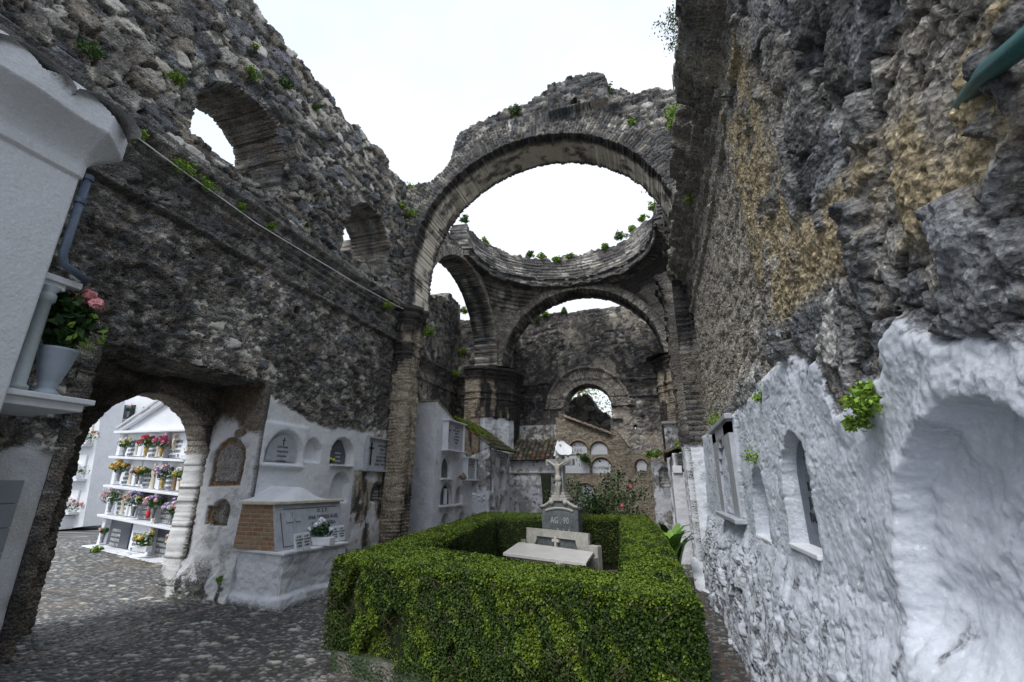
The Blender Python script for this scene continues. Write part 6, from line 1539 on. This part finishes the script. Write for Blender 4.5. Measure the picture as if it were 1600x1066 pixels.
def tree_thing(name, lab, base, h, r, n, lf, cols, seed, limbs=9, flat=1.0, tr=.15, cat='tree'):
    t = thing(name, lab, cat); rg = np.random.default_rng(seed); b = PB(); base = Vector(base); P = []
    top = base+Vector((0, 0, h)); b.tube([base, base.lerp(top, .35)+Vector((.2, 0, 0)), base.lerp(top, .7)+Vector((-.1, 0, 0)), top], [tr, tr*.7, tr*.45, tr*.15], 8)
    for i in range(limbs):
        f = rg.uniform(.45, .95); s = base.lerp(top, f); a = rg.uniform(0, 2*pi); e = s+Vector((cos(a), sin(a), rg.uniform(.1, .7)))*r*rg.uniform(.5, 1)*(1.15-f*.5)
        b.tube([s, s.lerp(e, .5)+Vector((0, 0, .08*r)), e], [tr*.35, tr*.2, tr*.06], 5)
        for k in range(5):
            e2 = e+Vector(rg.normal(size=3))*r*.28; b.tube([s.lerp(e, .6), e2], [tr*.1, tr*.03], 4)
            m = n//(limbs*5); q = np.array(e2)+rg.normal(size=(m, 3))*r*.16*np.array((1, 1, flat)); P.append(q)
    b.done('trunk', M['trunk'], t); g = Geo(); cards(g, np.concatenate(P), lf, cols[0], cols[1], seed=seed); g.build('crown', M['leaf'], t, smooth=False); return t
p = W(910, 622, 1, 27); tree_thing('leafy_tree', 'light green spring tree seen through the arched opening in the end wall', (p.x-.2, 27, 0), 7.6, 1.9, 2600, .14, ((.12, .20, .03), (.30, .40, .08)), 31, limbs=12)
p = W(945, 640, 1, 28); tree_thing('bare_tree', 'thin twiggy tree at the right side of the arched opening in the end wall', (p.x+.5, 28, 0), 6.9, 1.7, 420, .10, ((.2, .22, .10), (.3, .3, .15)), 32, limbs=14)
p = W(1045, 135, 1, 26); tree_thing('pine_tree', 'grey green pine top above the arch beside the right wall', (p.x+.3, 26, 0), p.z+.9, 2.0, 5200, .20, ((.03, .06, .05), (.08, .12, .10)), 33, limbs=9, flat=.35, tr=.22)
def outcrop():
    t = thing('ruin_stub', 'broken grey masonry stub outside the arched opening', 'ruin'); Y = 22.0
    path = straight(-4.6, Y, -1.9, Y, .04, -4.6)
    def top(S, Z): return 5.35+.35*np.sin((S+4.4)*1.4)+.3*(fbm(S*3, S*0, 801)-.5)*2-.55*sst(-3.0, -2.0, S)-Z
    def hf(S, Z): h, t_, m_ = rubble(S, Z, 802, .4, .3, .7); return h*.2
    def cf(S, Z): h, t_, m_ = rubble(S, Z, 802, .4, .3, .7); return mixc(tint(t_, m_, (.1, .1, .08)), (.07, .07, .065), .6*np.ones_like(S))
    g = Geo(); sheet(g, path, lin(0, 6.2, .05), hf, cf, top, thick=1.2, K=4); g.build('wall_face', M['stone'], t)
outcrop()

# ------------------------------------------------------------------ weeds on the masonry
GY = ((.10, .20, .02), (.26, .40, .05)); GD = ((.03, .08, .015), (.10, .18, .03))
weeds = [
 (136, 80, 0, XL+.12, .16, 'weed tuft high in the upper left corner of the left wall', GD), (275, 128, 0, XL+.14, .13, 'bright weed left of the large left window', GY),
 (218, 212, 0, XL+.32, .14, 'weed on the cornice next to the white shrine roof', GY), (282, 262, 0, XL+.32, .16, 'weed under the cable below the large window sill', GY), (325, 292, 0, XL+.32, .14, 'weed on the cornice just right of the one below the window', GY),
 (378, 325, 0, XL+.32, .10, 'tiny weed on the left cornice midway along the cable', GY), (425, 355, 0, XL+.30, .09, 'sprig on the left cornice right of midway', GY), (477, 355, 0, XL+.12, .10, 'weed between the two left windows above the cornice', GD),
 (390, 115, 0, XL+.12, .14, 'weed right above the large window arch', GY), (398, 75, 0, XL+.12, .10, 'small weed near the sloping top of the left wall', GY), (445, 135, 0, XL+.12, .13, 'weed on the left wall right of the large window', GD), (492, 170, 0, XL+.12, .12, 'weed below the skyline of the left wall', GD),
 (605, 478, 0, XL+.3, .13, 'weed at the far end of the left cornice', GY), (642, 335, 1, 9.5, .22, 'round bright weed where the left wall meets the great arch', GY), (640, 297, 1, 9.6, .20, 'weed on top of the junction of left wall and arch', GY), (655, 302, 1, 9.6, .12, 'small weed on the arch shoulder', GY), (625, 322, 0, XL+.15, .15, 'weed on the last stones of the left wall', GY),
 (805, 175, 1, 9.5, .20, 'straggly weed on the left top of the great arch', GD), (950, 150, 1, 9.6, .22, 'weed on the broken crown of the great arch', GD), (988, 192, 1, 9.35, .12, 'small weed on the face of the great arch, right', GY), (1052, 178, 1, 9.3, .30, 'bushy green weed at the right end of the great arch', GY),
 (725, 345, 1, 13.6, .2, 'leafy spray at the left end of the dome ring', GD), (758, 375, 1, 16.2, .22, 'weed on the left rim of the dome ring', GY), (765, 385, 1, 16.4, .16, 'second weed on the left rim of the dome ring', GY),
 (795, 408, 1, 16.9, .26, 'trailing green weed on the dome ring moulding, left', GY), (828, 395, 1, 17.2, .22, 'grassy tuft on the back rim of the dome ring', GD), (848, 398, 1, 17.25, .26, 'dense green tuft at the middle of the back rim', GY), (870, 402, 1, 17.25, .26, 'wide green tuft right of the middle of the back rim', GY), (889, 398, 1, 17.2, .16, 'small tuft at the right of the back rim', GY),
 (838, 421, 1, 17.1, .16, 'weed hanging under the dome ring, centre', GY), (822, 437, 1, 17.0, .14, 'weed on the pendentive below the dome ring', GY), (944, 382, 1, 17.0, .22, 'weed on the right back rim of the dome ring', GY), (968, 364, 1, 16.8, .30, 'bushy dark shrub on the right rim of the dome ring', GD), (985, 355, 1, 16.4, .22, 'weed next to the shrub on the right rim', GY), (1005, 338, 1, 15.8, .24, 'green growth along the right rim of the ring', GY), (1020, 322, 1, 15.2, .2, 'highest green growth on the right rim', GY),
 (835, 498, 1, 19.8, .38, 'wide green weed on the top of the end wall, left', GY), (852, 492, 1, 19.8, .25, 'weed on the end wall top beside the wide one', GY), (882, 488, 1, 19.9, .2, 'spiky plant on the end wall top', GD), (990, 477, 1, 19.9, .32, 'flat green weed on the end wall top, right', GY),
 (725, 487, 0, -7.7, .25, 'weed on the side chapel wall top', GY), (668, 520, 1, 10.3, .22, 'fern on the far side of the left pier', GY), (722, 553, 0, -7.6, .3, 'weed on the chapel corner', GY), (712, 585, 0, -7.4, .16, 'weed on the chapel cornice', GY),
 (1057, 30, 0, .72, .26, 'dark leafy shrub overhanging from the top of the right wall', GD), (1062, 62, 0, .74, .24, 'lower leaves of the overhang on the right wall', GD), (1053, 195, 0, .80, .16, 'weed on the right cornice above the arch end', GY), (1077, 312, 0, .82, .10, 'small weed on the right cornice', GY),
 (1350, 632, 0, .80, .09, 'bright leafy weed on the lime edge above the large niche', GY), (1340, 655, 0, .79, .06, 'trailing leaves under the bright weed on the right wall', GY), (1182, 715, 0, .84, .13, 'weed hanging above the narrow plain niche', GY), (1188, 622, 0, .86, .10, 'weed at the lime edge above the narrow niche', GY), (1122, 660, 0, .84, .13, 'weed over the marble framed niche panel', GY),
 (918, 570, 1, 17.0, .0, '', GY), (912, 712, 1, 16.7, .26, 'green plant growing between the scratched panel and the plaques', GD), (1022, 703, 1, 16.2, .26, 'bright weed on top of the crumbling white block', GY), (1062, 697, 1, 11.5, .14, 'grass between the small roof tiles on the right', GY),
 (345, 905, 1, 5.75, .08, 'moss tuft at the foot of the doorway pier', GY), (240, 866, 2, .02, .12, 'fallen leaves on the cobbles by the grave block', GY), (150, 862, 2, .02, .14, 'green weed on the cobbles left of the grave block', GY), (1165, 1010, 2, .02, .07, 'weed in the gutter at the foot of the right wall', GY)]
for i, (px, py, ax, v, r, lab, col) in enumerate(weeds):
    if not lab: continue
    p = W(px, py, ax, v); d = (p-Vector((0, 0, EYE))).length; lf = max(.02, min(.08, d*.0042)); lf = .028 if d < 4 else lf
    tuft(p.x, p.y, p.z-r*(.9 if (ax == 1 and 15 < v < 17.5) else .3), r, lab, n=int(60+120*min(1, r/.2)), seed=900+i, col=col, lf=lf, hang=.6 if 'hang' in lab or 'trail' in lab else .2)
